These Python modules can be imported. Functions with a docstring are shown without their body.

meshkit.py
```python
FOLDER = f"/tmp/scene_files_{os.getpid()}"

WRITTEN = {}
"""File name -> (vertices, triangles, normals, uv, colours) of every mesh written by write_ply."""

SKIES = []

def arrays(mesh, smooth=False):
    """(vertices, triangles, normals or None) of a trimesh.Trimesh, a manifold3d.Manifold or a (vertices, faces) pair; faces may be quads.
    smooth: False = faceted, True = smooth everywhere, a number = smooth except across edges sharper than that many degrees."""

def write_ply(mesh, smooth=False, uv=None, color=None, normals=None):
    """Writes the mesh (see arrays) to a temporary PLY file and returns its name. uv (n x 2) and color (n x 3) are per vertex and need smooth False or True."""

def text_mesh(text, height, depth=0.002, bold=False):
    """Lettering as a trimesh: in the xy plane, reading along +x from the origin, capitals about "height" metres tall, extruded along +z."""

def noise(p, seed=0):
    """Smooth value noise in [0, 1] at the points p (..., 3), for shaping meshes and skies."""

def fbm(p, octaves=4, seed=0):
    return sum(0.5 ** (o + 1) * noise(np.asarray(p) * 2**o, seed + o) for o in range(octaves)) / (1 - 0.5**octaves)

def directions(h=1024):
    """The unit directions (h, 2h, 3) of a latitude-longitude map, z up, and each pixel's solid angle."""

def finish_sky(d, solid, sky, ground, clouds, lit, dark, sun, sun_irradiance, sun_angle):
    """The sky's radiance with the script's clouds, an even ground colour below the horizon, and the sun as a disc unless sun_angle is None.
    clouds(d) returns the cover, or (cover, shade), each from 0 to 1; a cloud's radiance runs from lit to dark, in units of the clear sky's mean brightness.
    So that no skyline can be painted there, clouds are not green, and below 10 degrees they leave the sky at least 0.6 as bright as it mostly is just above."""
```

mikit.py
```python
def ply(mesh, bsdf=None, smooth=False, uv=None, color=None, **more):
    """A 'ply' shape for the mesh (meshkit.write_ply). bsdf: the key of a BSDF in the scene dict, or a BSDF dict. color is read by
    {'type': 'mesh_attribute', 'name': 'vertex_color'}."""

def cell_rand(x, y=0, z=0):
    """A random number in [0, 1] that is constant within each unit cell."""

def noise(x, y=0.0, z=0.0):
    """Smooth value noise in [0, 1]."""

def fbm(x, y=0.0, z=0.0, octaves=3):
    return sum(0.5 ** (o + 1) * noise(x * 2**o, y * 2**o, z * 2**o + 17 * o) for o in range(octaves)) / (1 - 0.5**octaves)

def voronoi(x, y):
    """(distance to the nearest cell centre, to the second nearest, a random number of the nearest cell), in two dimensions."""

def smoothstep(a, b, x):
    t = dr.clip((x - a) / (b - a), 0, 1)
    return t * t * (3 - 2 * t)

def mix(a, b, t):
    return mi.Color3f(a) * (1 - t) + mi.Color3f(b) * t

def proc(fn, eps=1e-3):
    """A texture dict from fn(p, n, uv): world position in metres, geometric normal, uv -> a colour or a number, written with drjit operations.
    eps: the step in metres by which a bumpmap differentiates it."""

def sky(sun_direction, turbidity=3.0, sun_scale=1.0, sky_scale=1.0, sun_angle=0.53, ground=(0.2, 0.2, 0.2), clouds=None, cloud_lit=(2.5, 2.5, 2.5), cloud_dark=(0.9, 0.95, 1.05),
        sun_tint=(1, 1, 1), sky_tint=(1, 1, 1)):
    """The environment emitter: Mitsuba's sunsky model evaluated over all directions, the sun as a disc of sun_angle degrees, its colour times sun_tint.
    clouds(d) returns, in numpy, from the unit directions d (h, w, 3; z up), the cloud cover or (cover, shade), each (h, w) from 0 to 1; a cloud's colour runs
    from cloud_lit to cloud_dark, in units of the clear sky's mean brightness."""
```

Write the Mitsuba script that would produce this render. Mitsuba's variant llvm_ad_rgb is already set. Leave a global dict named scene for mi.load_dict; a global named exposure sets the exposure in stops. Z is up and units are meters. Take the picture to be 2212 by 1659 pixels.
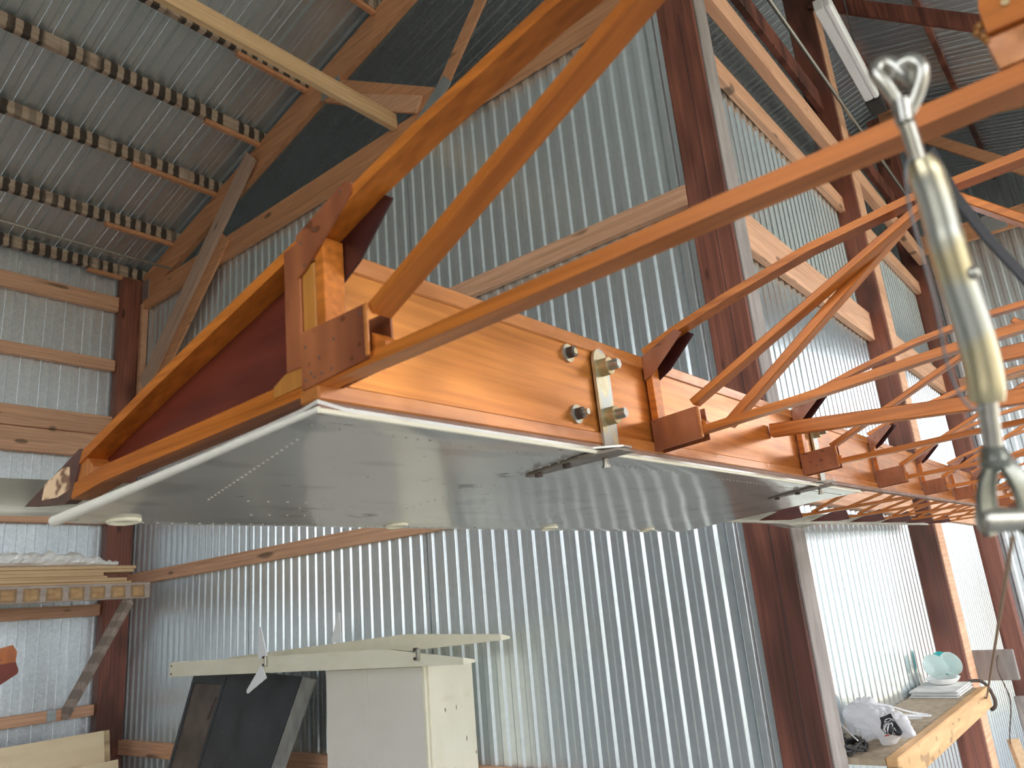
import math, random
import numpy as np, trimesh, mitsuba as mi, drjit as dr, mikit, meshkit
from shapely.geometry import Polygon
from mikit import noise, fbm, voronoi, cell_rand, smoothstep, mix, proc

T = mi.ScalarTransform4f
scene, labels = {'type': 'scene'}, {}
rng = np.random.default_rng(7)

# ------------------------------------------------------------------ camera (origin = lens, z up, +Y away along the side wall)
YAW, PITCH, ROLL = 0.666270994, 0.281983347, -0.0891145165
fw = np.array([-math.sin(YAW) * math.cos(PITCH), math.cos(YAW) * math.cos(PITCH), math.sin(PITCH)])
rt = np.array([math.cos(YAW), math.sin(YAW), 0.0]); up0 = np.cross(rt, fw)
up = -math.sin(ROLL) * rt + math.cos(ROLL) * up0
FOCAL = 1659.698
scene['camera'] = {'type': 'thinlens', 'fov_axis': 'x', 'fov': math.degrees(2 * math.atan(1106 / FOCAL)), 'near_clip': 0.02, 'far_clip': 500.0,
                   'aperture_radius': 0.0009, 'focus_distance': 1.25, 'to_world': T().look_at(origin=[0, 0, 0], target=fw.tolist(), up=up.tolist())}
# ------------------------------------------------------------------ daylight: sun high over the open door side (+X)
scene['sky'] = mikit.sky(sun_direction=(-0.25, -0.30, 0.92), turbidity=3.5, sun_scale=0.35, sky_scale=1.0, ground=(0.18, 0.18, 0.16),
                         clouds=lambda d: 0.55 + 0.40 * np.clip((meshkit.fbm(d * 3.0, 4, 3) - 0.38) * 4, 0, 1), cloud_lit=(3.2, 3.2, 3.2))
exposure = 3.98

# ------------------------------------------------------------------ helpers
def add(key, mesh, mat, smooth=False, label=None, cat=None, group=None, kind=None, uv=None, **more):
    base, k, n = key, key, 0
    while k in scene:
        n += 1; k = f'{base}_{n:03d}'
    scene[k] = mesh if isinstance(mesh, dict) else mikit.ply(mesh, mat, smooth=smooth, uv=uv)
    if isinstance(mesh, dict): scene[k] = {**mesh, **more}
    note(k, label, cat, group, kind)
    return k

def note(k, label=None, cat=None, group=None, kind=None):
    d = {n: v for n, v in (('label', label), ('category', cat), ('group', group), ('kind', kind)) if v}
    if d: labels[k] = {**labels.get(k, {}), **d}

TH = {}
def thing(name, label, cat, group=None):
    n = TH.get(name, 0); TH[name] = n + 1
    k = name if n == 0 else f'{name}_{n:03d}'
    note(k, label, cat, group)
    return k

def hull(p): return trimesh.convex.convex_hull(np.asarray(p, float))
def cat_(*m): return trimesh.util.concatenate(list(m))

def cbox(lo, hi, ch=0.003):
    """A box with chamfered edges."""
    lo, hi = np.minimum(lo, hi).astype(float), np.maximum(lo, hi).astype(float)
    ch = min(ch, 0.3 * (hi - lo).min()); c, h = (lo + hi) / 2, (hi - lo) / 2
    p = []
    for s in np.ndindex(2, 2, 2):
        sg = np.array(s) * 2 - 1
        for a in range(3):
            q = h - ch; q[a] = h[a]; p.append(c + sg * q)
    return hull(p)

def beam(a, b, w, h, side=(0, 0, 1), ch=0.003):
    """A squared timber from a to b; h along 'side' (made square to the axis), w across."""
    a, b = np.asarray(a, float), np.asarray(b, float); d = b - a; L = np.linalg.norm(d); d = d / L
    s = np.asarray(side, float); s = np.array([1.0, 0, 0]) if abs(s @ d) > .995 * np.linalg.norm(s) else s
    s = s - d * (s @ d); s /= np.linalg.norm(s); t = np.cross(s, d)
    m = cbox([0, -w / 2, -h / 2], [L, w / 2, h / 2], ch)
    m.vertices = a + m.vertices @ np.stack([d, t, s])
    return m

def tube(path, r, n=10, closed=False, caps=True):
    p = np.asarray(path, float); r = np.broadcast_to(np.asarray(r, float), (len(p),))
    t = np.gradient(p, axis=0)
    if closed: t = np.roll(p, -1, 0) - np.roll(p, 1, 0)
    t /= np.linalg.norm(t, axis=1, keepdims=True)
    a = np.cross(t[0], [0, 0, 1.0]); a = np.cross(t[0], [1.0, 0, 0]) if np.linalg.norm(a) < .2 else a
    A = []
    for q in t:
        a = a - q * (a @ q); a /= np.linalg.norm(a); A.append(a.copy())
    A = np.array(A); B = np.cross(t, A); g = np.arange(n) * 2 * np.pi / n
    v = (p[:, None] + r[:, None, None] * (np.cos(g)[None, :, None] * A[:, None] + np.sin(g)[None, :, None] * B[:, None])).reshape(-1, 3)
    m = len(p); f = []
    for i in range(m if closed else m - 1):
        for j in range(n):
            q = [i * n + j, i * n + (j + 1) % n, ((i + 1) % m) * n + (j + 1) % n, ((i + 1) % m) * n + j]
            f += [[q[0], q[1], q[2]], [q[0], q[2], q[3]]]
    if caps and not closed:
        v = np.vstack([v, p[:1], p[-1:]])
        for j in range(n): f += [[m * n, (j + 1) % n, j], [m * n + 1, (m - 1) * n + j, (m - 1) * n + (j + 1) % n]]
    return trimesh.Trimesh(v, f, process=False)

def smoothpath(p, n=8):
    p = np.asarray(p, float)
    from scipy.interpolate import CubicSpline
    d = np.r_[0, np.cumsum(np.linalg.norm(np.diff(p, axis=0), axis=1))]
    return CubicSpline(d, p)(np.linspace(0, d[-1], n * (len(p) - 1) + 1))

def cyl(a, b, r, n=16, r2=None):
    return tube([a, b], [r, r if r2 is None else r2], n)

# wing frame: c = forward along the ribs, s = along the spars, u = up
W = np.array([[0.9997, 0.0242, 0.0], [-0.0242, 0.9994, 0.0255], [0.0006, -0.0255, 0.9997]])
def wv(csu): return np.asarray(csu, float) @ W
def wmesh(m):
    m = m.copy(); m.vertices = wv(m.vertices)
    return m
def wbox(lo, hi, ch=0.001): return wmesh(cbox(lo, hi, ch))
def wprism(poly, s0, s1, ch=0.0008):
    """A flat piece cut to a (c,u) outline, from s0 to s1."""
    P = Polygon(poly)
    if not P.exterior.is_ccw: P = Polygon(list(P.exterior.coords)[::-1])
    if ch and P.convex_hull.area < P.area * 1.002 and s1 - s0 > 2.5 * ch:
        I = P.buffer(-ch, join_style=2)
        a, b = np.array(P.exterior.coords), np.array(I.exterior.coords)
        m = hull(np.vstack([np.c_[q[:, 0], np.full(len(q), z), q[:, 1]] for q, z in ((b, s0), (a, s0 + ch), (a, s1 - ch), (b, s1))]))
    else:
        e = trimesh.creation.extrude_polygon(P, s1 - s0, engine='earcut')
        v = e.vertices; m = trimesh.Trimesh(np.c_[v[:, 0], s0 + v[:, 2], v[:, 1]], e.faces[:, ::-1], process=False)
    return wmesh(m)
def wbar(a, b, h, s0, s1, ch=0.0008):
    """A straight rib stick between two (c,u) points of its upper edge, h deep below it."""
    a, b = np.array(a, float), np.array(b, float); d = (b - a) / np.linalg.norm(b - a); n = np.array([d[1], -d[0]]) * h
    return wprism([a, b, b + n, a + n], s0, s1, ch)
def wbend(up_, h, s0, s1):
    up_ = np.asarray(up_, float); t = np.gradient(up_, axis=0); t /= np.linalg.norm(t, axis=1, keepdims=True)
    lo = up_ + np.c_[t[:, 1], -t[:, 0]] * h
    return cat_(*[wprism([up_[i], up_[i + 1], lo[i + 1], lo[i]], s0, s1, 0) for i in range(len(up_) - 1)])

# ------------------------------------------------------------------ materials
def rgb(*c): return {'type': 'rgb', 'value': list(c)}
def mat(name, fn, rough=0.5, bump=None, bscale=0.001, eps=1e-3, two=True, **k):
    b = {'type': 'principled', 'base_color': proc(fn, eps) if callable(fn) else rgb(*fn), 'roughness': proc(rough) if callable(rough) else rough, **k}
    if bump is not None: b = {'type': 'bumpmap', 'arbitrary': proc(bump, eps), 'scale': bscale, 'bsdf': b}
    scene[name] = {'type': 'twosided', 'bsdf': b} if two else b

def gloss(name, fn, alpha=.08, ior=1.56, bump=None, bscale=.001, eps=1e-3):
    """Varnish or enamel: a coloured base under a clear coat."""
    b = {'type': 'roughplastic', 'diffuse_reflectance': proc(fn, eps), 'alpha': alpha, 'int_ior': ior, 'nonlinear': True, 'distribution': 'ggx'}
    if bump is not None: b = {'type': 'bumpmap', 'arbitrary': proc(bump, eps), 'scale': bscale, 'bsdf': b}
    scene[name] = {'type': 'twosided', 'bsdf': b}

def grain(a, b, c, dark, light, knots=True):
    """Long-grained wood; a = coordinate along the grain, b and c across (functions of p)."""
    def f(p, n, uv):
        x, y, z = a(p), b(p), c(p)
        w = fbm(x * 1.2, y * 6, z * 6, 2)
        g = noise(x * 2.5 + 3 * w, y * 90 + 10 * w, z * 90) * .55 + noise(x * 9, y * 320, z * 320) * .25 + w * .5
        col = mix(dark, light, dr.clip(g * 1.05 - .12, 0, 1))
        if knots:
            k = noise(x * 5.5 + 31.7, y * 17, z * 17)
            col = col * (1 - .62 * smoothstep(.855, .93, k))
        return col
    return f
X_, Y_, Z_ = (lambda p: p.x), (lambda p: p.y), (lambda p: p.z)
PW = dict(roughness=.62)
mat('girt_wood_x', grain(X_, Y_, Z_, (.46, .22, .115), (.84, .50, .315)), .6)
mat('girt_wood_y', grain(Y_, X_, Z_, (.46, .22, .115), (.84, .50, .315)), .6)
mat('truss_wood', grain(X_, Y_, Z_, (.38, .16, .07), (.72, .37, .19)), .6)
post_g = grain(Z_, X_, Y_, (.085, .028, .020), (.33, .115, .072))
def post_fn(p, n, uv):
    return post_g(p, n, uv) * (.42 + .66 * smoothstep(.28, .62, fbm(p.x * 6 + 3, p.y * 6, p.z * 1.8, 3)))
mat('post_wood', post_fn, .55)
mat('pale_board', grain(Y_, X_, Z_, (.46, .29, .14), (.66, .46, .26), False), .55)
def grey_weather(p, n, uv):
    g = fbm(p.x * 40, p.y * 40, p.z * 5, 3)
    return mix((.17, .145, .13), (.40, .355, .33), g)
mat('brace_fir', grain(Y_, X_, Z_, (.44, .26, .12), (.72, .49, .27), False), .6)
mat('grey_board', grey_weather, .75)
def stained(a, per, lo, hi):
    def f(p, n, uv):
        q = p.y / per + .35 * noise(p.y * 3, p.x * 2, 5)
        ph = q - dr.floor(q)
        w = noise(p.y * 55, p.x * 20, p.z * 30) * .5 + noise(p.y * 160, p.x * 60, p.z * 90) * .3
        blot = smoothstep(.30, .22, dr.abs(ph - .5) + .24 * (w - .4)) * smoothstep(.15, .4, noise(q * .7, 3.1, p.x * 3))
        base = mix((.25, .16, .11), (.56, .45, .34), fbm(p.y * 9, p.z * 70, p.x * 70, 2))
        return mix(base, (.035, .025, .018), blot * .95)
    return f
mat('stained_wood', stained(Y_, .0755, 0, 0), .8)
def brace_wood(p, n, uv):
    q = p.z / .105 + .5 * noise(p.z * 7, p.y * 9, 1) + p.y * 4
    ph = q - dr.floor(q)
    base = mix((.34, .27, .22), (.56, .46, .39), fbm(p.z * 9, p.y * 60, p.x * 40, 3))
    return mix(base, (.22, .17, .135), .6 * smoothstep(.30, .22, dr.abs(ph - .5) + .2 * (noise(p.y * 60, p.z * 60, 3) - .5)))
mat('brace_wood', brace_wood, .8)
mat('aged_fir', grain(lambda p: .75 * p.x + .66 * p.z, Y_, lambda p: .66 * p.x - .75 * p.z, (.30, .19, .135), (.60, .43, .33)), .7)
def form_board(p, n, uv):
    q = (p.y - .012) / .1205
    ph = dr.abs(q - dr.floor(q) - .5); w = noise(p.y * 120, p.z * 40, 2.2)
    zz = dr.abs(p.z - .300) / .040
    sq = smoothstep(.40, .33, ph + .06 * (w - .5)) * smoothstep(1.0, .85, zz + .15 * (w - .5))
    rim = sq * smoothstep(.16, .36, dr.maximum(ph, zz * .36))
    base = mix((.30, .24, .20), (.52, .43, .37), fbm(p.y * 14, p.z * 60, p.x * 60, 3))
    inner = mix((.40, .22, .10), (.56, .36, .17), noise(p.y * 40, p.z * 70, 1))
    return mix(mix(base, inner, sq), (.20, .13, .08), rim * .7)
mat('form_board', form_board, .75)

# varnished aircraft wood
SPAN = lambda p: p.y - .0242 * p.x
CH = lambda p: p.x + .0242 * p.y
def varnish(a, b, c, dark, light, scale=1.0):
    def f(p, n, uv):
        x, y, z = a(p), b(p), c(p)
        w = fbm(x * 3, y * 14, z * 14, 2)
        g = noise(x * 5 + 2 * w, y * 260 * scale, z * 260 * scale) * .5 + noise(x * 24, y * 700, z * 700) * .2 + w * .45
        return mix(dark, light, dr.clip(g, 0, 1)) * (.86 + .28 * noise(x * 26, y * 30, z * 30))
    return f
VAR = dict(specular=.5, clearcoat=.9, clearcoat_gloss=.92)
mat('spar_varnish', varnish(SPAN, Z_, X_, (.27, .070, .010), (.64, .24, .044)), .25, metallic=.58, specular=.4, clearcoat=.35, clearcoat_gloss=.95)
mat('cap_varnish', varnish(SPAN, Z_, X_, (.28, .078, .015), (.60, .23, .055)), .25, bump=lambda p, n, uv: fbm(p.x * 60, p.y * 60, p.z * 60, 2), bscale=.0006, metallic=.28, specular=.5, clearcoat=.6, clearcoat_gloss=.95)
mat('rib_varnish', varnish(CH, Y_, Z_, (.24, .056, .009), (.64, .205, .030)), .30, metallic=.25, specular=.25, clearcoat=.2, clearcoat_gloss=.93)
mat('diag_varnish', varnish(lambda p: .87 * p.x + .49 * p.z, Y_, lambda p: .87 * p.z - .49 * p.x, (.24, .056, .009), (.64, .205, .030)), .30, metallic=.25, specular=.25, clearcoat=.2, clearcoat_gloss=.93)
def mahog(p, n, uv):
    g = fbm(p.x * 50, p.y * 50, p.z * 9, 3); b = noise(p.x * 22, p.y * 22, p.z * 22)
    c = mix((.11, .028, .014), (.48, .165, .060), dr.clip(g * 1.0 + b * .45 - .22, 0, 1))
    s = noise(p.x * 150, p.y * 150, p.z * 150)
    return c * (1 - .45 * smoothstep(.84, .92, s))
mat('gusset_ply', mahog, .30, bump=lambda p, n, uv: fbm(p.x * 90, p.y * 90, p.z * 90, 2), bscale=.0005, metallic=.15, specular=.3, clearcoat=.4, clearcoat_gloss=.93)
def redply(p, n, uv):
    g = fbm(p.x * 16, p.y * 40, p.z * 60, 3)
    return mix((.16, .026, .014), (.32, .065, .032), g)
gloss('red_ply', redply, .12)
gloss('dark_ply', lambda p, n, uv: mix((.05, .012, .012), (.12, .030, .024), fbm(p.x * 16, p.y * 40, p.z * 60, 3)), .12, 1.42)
gloss('raw_spruce', varnish(Z_, X_, Y_, (.48, .22, .035), (.68, .36, .075)), .12)
mat('pale_patch', lambda p, n, uv: mix((.16, .08, .045), (.60, .42, .26), smoothstep(.28, .5, fbm(p.x * 90, p.y * 90, p.z * 90, 3))), .8)
mat('pale_dust', lambda p, n, uv: mix((.16, .085, .06), (.33, .20, .15), fbm(p.x * 40, p.y * 40, p.z * 90, 3)), .6)
mat('scorched', lambda p, n, uv: mix((.035, .018, .016), (.10, .04, .03), fbm(p.x * 70, p.y * 70, p.z * 70, 3)), .4, clearcoat=.6, clearcoat_gloss=.85)
# painted aluminium flap
def flap_col(p, n, uv):
    d = fbm(p.x * 14, p.y * 5, 1.0, 3); s = noise(p.x * 60, p.y * 17, 3.3); sc = noise(p.x * 300, p.y * 60, 7.0)
    c_, s_ = p.x + .0242 * p.y, p.y - .0242 * p.x
    near = dr.maximum(dr.maximum(smoothstep(1., .4, dr.abs(c_ + .502) / .014 + dr.abs(s_ - .583) / .028), smoothstep(1., .4, dr.abs(c_ + .453) / .016 + dr.abs(s_ - .588) / .03)), smoothstep(1., .3, dr.abs(c_ + .645) / .02 + dr.abs(s_ - .57) / .03))
    c = mix((.74, .72, .67), (.84, .83, .79), d)
    c = c * (1 - .10 * smoothstep(.62, .8, s))
    return mix(c, (.16, .085, .06), .85 * dr.maximum(smoothstep(.965, .985, sc), near * smoothstep(.45, .6, sc)))
gloss('flap_paint', flap_col, .018, 1.80, bump=lambda p, n, uv: noise(p.x * 9, p.y * 7, 1.0) * 1.0 + noise(p.x * 24, p.y * 30, 2.0) * .16, bscale=.0011, eps=2e-3)
mat('flap_edge', lambda p, n, uv: mix((.58, .56, .48), (.72, .70, .61), fbm(p.x * 20, p.y * 20, p.z * 20, 3)), .35)
mat('cream_paint', lambda p, n, uv: mix((.74, .70, .53), (.85, .82, .66), fbm(p.x * 9, p.y * 9, p.z * 16, 3)), .38, clearcoat=.4, clearcoat_gloss=.8)
mat('trim_metal', lambda p, n, uv: mix((.42, .41, .36), (.60, .59, .52), fbm(p.x * 30, p.y * 12, p.z * 30, 3)), .3, metallic=.35)
mat('brass', lambda p, n, uv: mix((.36, .24, .10), (.62, .50, .28), fbm(p.x * 120, p.y * 120, p.z * 120, 3)), .36, metallic=.7)
mat('plated_steel', lambda p, n, uv: mix((.32, .31, .26), (.58, .56, .50), fbm(p.x * 150, p.y * 150, p.z * 150, 3)), .27, metallic=.85)
mat('dull_plate', lambda p, n, uv: mix((.16, .165, .14), (.36, .37, .32), fbm(p.x * 150, p.y * 150, p.z * 150, 3)), .3, metallic=.8)
mat('yellow_chromate', lambda p, n, uv: mix(mix((.42, .35, .19), (.62, .56, .38), fbm(p.x * 130, p.y * 130, p.z * 90, 3)), (.44, .45, .40), smoothstep(.45, .6, fbm(p.x * 60, p.y * 60, p.z * 45, 2))), .30, metallic=.7)
mat('dark_steel', (.09, .07, .055), .35, metallic=.6)
mat('dull_strap', lambda p, n, uv: mix((.16, .125, .10), (.34, .30, .25), fbm(p.x * 90, p.y * 90, p.z * 90, 3)), .5, metallic=.4)
mat('old_iron', lambda p, n, uv: mix((.05, .04, .035), (.14, .10, .08), fbm(p.x * 60, p.y * 60, p.z * 60, 3)), .6, metallic=.3)
# galvanised sheet: spangle
def galv(lo, hi, sp, plane):
    def f(p, n, uv):
        a, b = plane(p)
        _, _, k = voronoi(a * sp, b * sp)
        return mix(lo, hi, dr.clip(k * .6 + .4 * fbm(a * 7, b * 2, 4.0, 3), 0, 1))
    return f
def grough(plane, sp, r0, r1):
    def f(p, n, uv):
        a, b = plane(p)
        return r0 + (r1 - r0) * voronoi(a * sp + 9, b * sp)[2]
    return f
PXZ, PYZ, PXY = (lambda p: (p.x, p.z)), (lambda p: (p.y, p.z)), (lambda p: (p.x, p.y))
mat('galv_back', galv((.70, .77, .79), (.76, .83, .85), 60, PXZ), .30, metallic=.72)
mat('galv_side', galv((.64, .70, .72), (.70, .76, .78), 60, PYZ), .15, metallic=.86)
mat('galv_left', galv((.66, .72, .75), (.88, .92, .94), 90, PYZ), grough(PYZ, 90, .26, .38), metallic=.5)
mat('galv_roof', galv((.70, .77, .79), (.76, .83, .85), 60, PXY), .44, metallic=.92)
mat('galv_plate', galv((.40, .45, .46), (.66, .70, .70), 160, PXZ), .4, metallic=.85)
mat('dark_lining', lambda p, n, uv: mix((.05, .04, .035), (.12, .10, .08), fbm(p.x * 4, p.y * 4, p.z * 4, 3)), .8)
mat('wire', (.16, .165, .17), .5, metallic=.5)
mat('concrete', lambda p, n, uv: mix((.24, .245, .245), (.36, .362, .36), fbm(p.x * 2, p.y * 2, 0, 4)), .8)
mat('gravel', lambda p, n, uv: mix((.15, .15, .12), (.26, .25, .21), fbm(p.x * 3, p.y * 3, 0, 4)), .9)
mat('white_enamel', (.82, .85, .85), .35)
mat('lamp_lens', (.90, .93, .94), .3)
mat('black_plastic', (.012, .012, .012), .4)
mat('beige_steel', lambda p, n, uv: mix((.70, .67, .59), (.78, .75, .67), fbm(p.x * 3, p.y * 3, p.z * 3, 3)), .42)
def birch(p, n, uv):
    c = mix((.74, .69, .52), (.88, .84, .70), fbm(p.y * 14, p.x * 14, p.z * 3, 3))
    st = smoothstep(.60, .75, fbm(p.y * 5 + 3, p.x * 5, p.z * 6, 3))
    c = mix(c, (.52, .36, .18), st * .55)
    return mix(c, (.16, .10, .06), smoothstep(.90, .94, noise(p.y * 60, 1.0, p.z * 16)))
mat('stained_birch', birch, .5)
mat('fresh_ply', lambda p, n, uv: mix((.74, .57, .34), (.88, .73, .49), fbm(p.x * 5, p.y * 2.2, p.z * 14, 3)), .5)
mat('ply_edge', lambda p, n, uv: mix((.36, .25, .14), (.62, .46, .27), noise(p.x * 260, p.y * 8, p.z * 8)), .7)
def tar(p, n, uv):
    s = fbm(p.x * 9, p.y * 9, p.z * 6, 4); sp = noise(p.x * 150, p.y * 150, p.z * 150)
    c = mix((.018, .022, .026), (.052, .060, .068), s)
    return mix(c, (.22, .22, .22), .7 * smoothstep(.91, .96, sp))
mat('tar_black', tar, .6)
mat('tar_brown', lambda p, n, uv: mix((.05, .038, .032), (.17, .135, .115), fbm(p.x * 12, p.y * 12, p.z * 7, 4)), .65)
mat('worn_edge', lambda p, n, uv: mix((.15, .15, .14), (.36, .36, .33), fbm(p.x * 20, p.y * 20, p.z * 9, 4)), .75)
mat('thin_plastic', (.78, .77, .74), .22, spec_trans=.0, specular=.6, clearcoat=.5, clearcoat_gloss=.9)
scene['clear_film'] = {'type': 'principledthin', 'base_color': rgb(.80, .78, .74), 'roughness': .25, 'spec_trans': .45, 'diff_trans': .7, 'eta': 1.35}
scene['bag_film'] = {'type': 'principledthin', 'base_color': rgb(.93, .94, .96), 'roughness': .3, 'spec_trans': .08, 'diff_trans': .6, 'eta': 1.4}
scene['bowl_plastic'] = {'type': 'principledthin', 'base_color': rgb(.80, .88, .86), 'roughness': .3, 'spec_trans': .15, 'diff_trans': .9, 'eta': 1.4}
mat('teal_plastic', (.02, .34, .34), .3)
mat('ink_black', (.02, .02, .025), .5)
mat('ink_red', (.55, .05, .06), .5)
mat('white_ink', (.85, .85, .85), .5)
mat('paper', lambda p, n, uv: mix((.50, .50, .48), (.68, .68, .66), noise(p.x * 30, p.y * 30, p.z * 200)), .8)
mat('osb', lambda p, n, uv: mix((.26, .20, .13), (.50, .41, .30), fbm(p.x * 60, p.y * 45, p.z * 20, 3)), .8)
mat('fir_edge', lambda p, n, uv: mix((.48, .24, .09), (.74, .47, .23), fbm(p.y * 5, p.z * 60, p.x * 20, 3)) * (1 - .4 * smoothstep(.8, .9, noise(p.y * 20, p.z * 45, 2))), .6)
mat('rope', (.26, .17, .11), .9)
mat('cord_white', (.75, .74, .74), .7)
mat('rubber_hose', (.03, .03, .03), .55)
mat('webbing', (.065, .068, .075), .8)

# ------------------------------------------------------------------ the hangar's shell
FLOOR = -1.75
def flat(lo, hi): return trimesh.creation.box(bounds=[lo, hi])
add('ground', flat([-40, -45, FLOOR - .3], [60, 50, FLOOR - .06]), 'gravel', label='sunlit gravel ground outside the hangar', kind='structure')
add('floor', flat([-5.9, -7.1, FLOOR - .2], [3.9, 9.1, FLOOR]), 'concrete', label='grey concrete hangar floor', kind='structure')

PITCH_C, DEPTH = .0755, .0044
def profile(n, pitch=PITCH_C, a=DEPTH, sl=.145):
    """(along, depth) of n waves: flat valleys and crests joined by steep sides with rounded corners."""
    out = []
    q = (.5 - sl)
    pts = [(0.0, -a), (q - .02, -a), (q + .02, -a * .86), (q + sl - .02, a * .86), (q + sl + .02, a), (q + sl + q - .02, a), (q + sl + q + .02, a * .86), (1 - .02, -a * .86)]
    for i in range(n):
        for x, d in pts: out.append(((i + x) * pitch, d))
    out.append((n * pitch, -a))
    return np.array(out)
RIBP = np.array([(0, 0), (.003, .016), (.022, .016), (.026, 0), (.075, 0), (.079, -.007), (.083, 0), (.150, 0), (.152, .010), (.159, .010), (.162, 0), (.205, 0), (.209, -.007), (.213, 0), (.262, 0)])

def sheet(prof, L, o, tdir, ldir, ndir):
    o, t, l, n = (np.asarray(v, float) for v in (o, tdir, ldir, ndir))
    a = o + prof[:, :1] * t + prof[:, 1:] * n
    v = np.vstack([a, a + l * L]); m = len(prof)
    f = [[i, i + 1, m + i + 1] for i in range(m - 1)] + [[i, m + i + 1, m + i] for i in range(m - 1)]
    return trimesh.Trimesh(v, f, process=False)

def panels(parent, prof, count, width, L, o, tdir, ldir, ndir, m, smooth=35, end=None, lap=.0035):
    base = mikit.ply(sheet(prof, L, [0, 0, 0], tdir, ldir, ndir), m, smooth=smooth)
    for i in range(count):
        p = np.asarray(o, float) + np.asarray(tdir, float) * width * i + np.asarray(ndir, float) * (lap if i % 2 else 0)
        if end is not None and width * (i + 1) > end:      # the last sheet is cut to fit
            pr = prof[prof[:, 0] <= end - width * i]
            if len(pr) > 1: add(parent + '__panel', sheet(pr, L, p, tdir, ldir, ndir), m, smooth)
            break
        add(parent + '__panel', {**base, 'to_world': T().translate(p.tolist())}, m)

P10D = profile(10, a=.0066, sl=.19); P10D = np.vstack([P10D, [[P10D[-1, 0] + PITCH_C * .28, -.0066]]])
P10 = profile(10); P10 = np.vstack([P10, [[P10[-1, 0] + PITCH_C * .30, -DEPTH]]])
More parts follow.
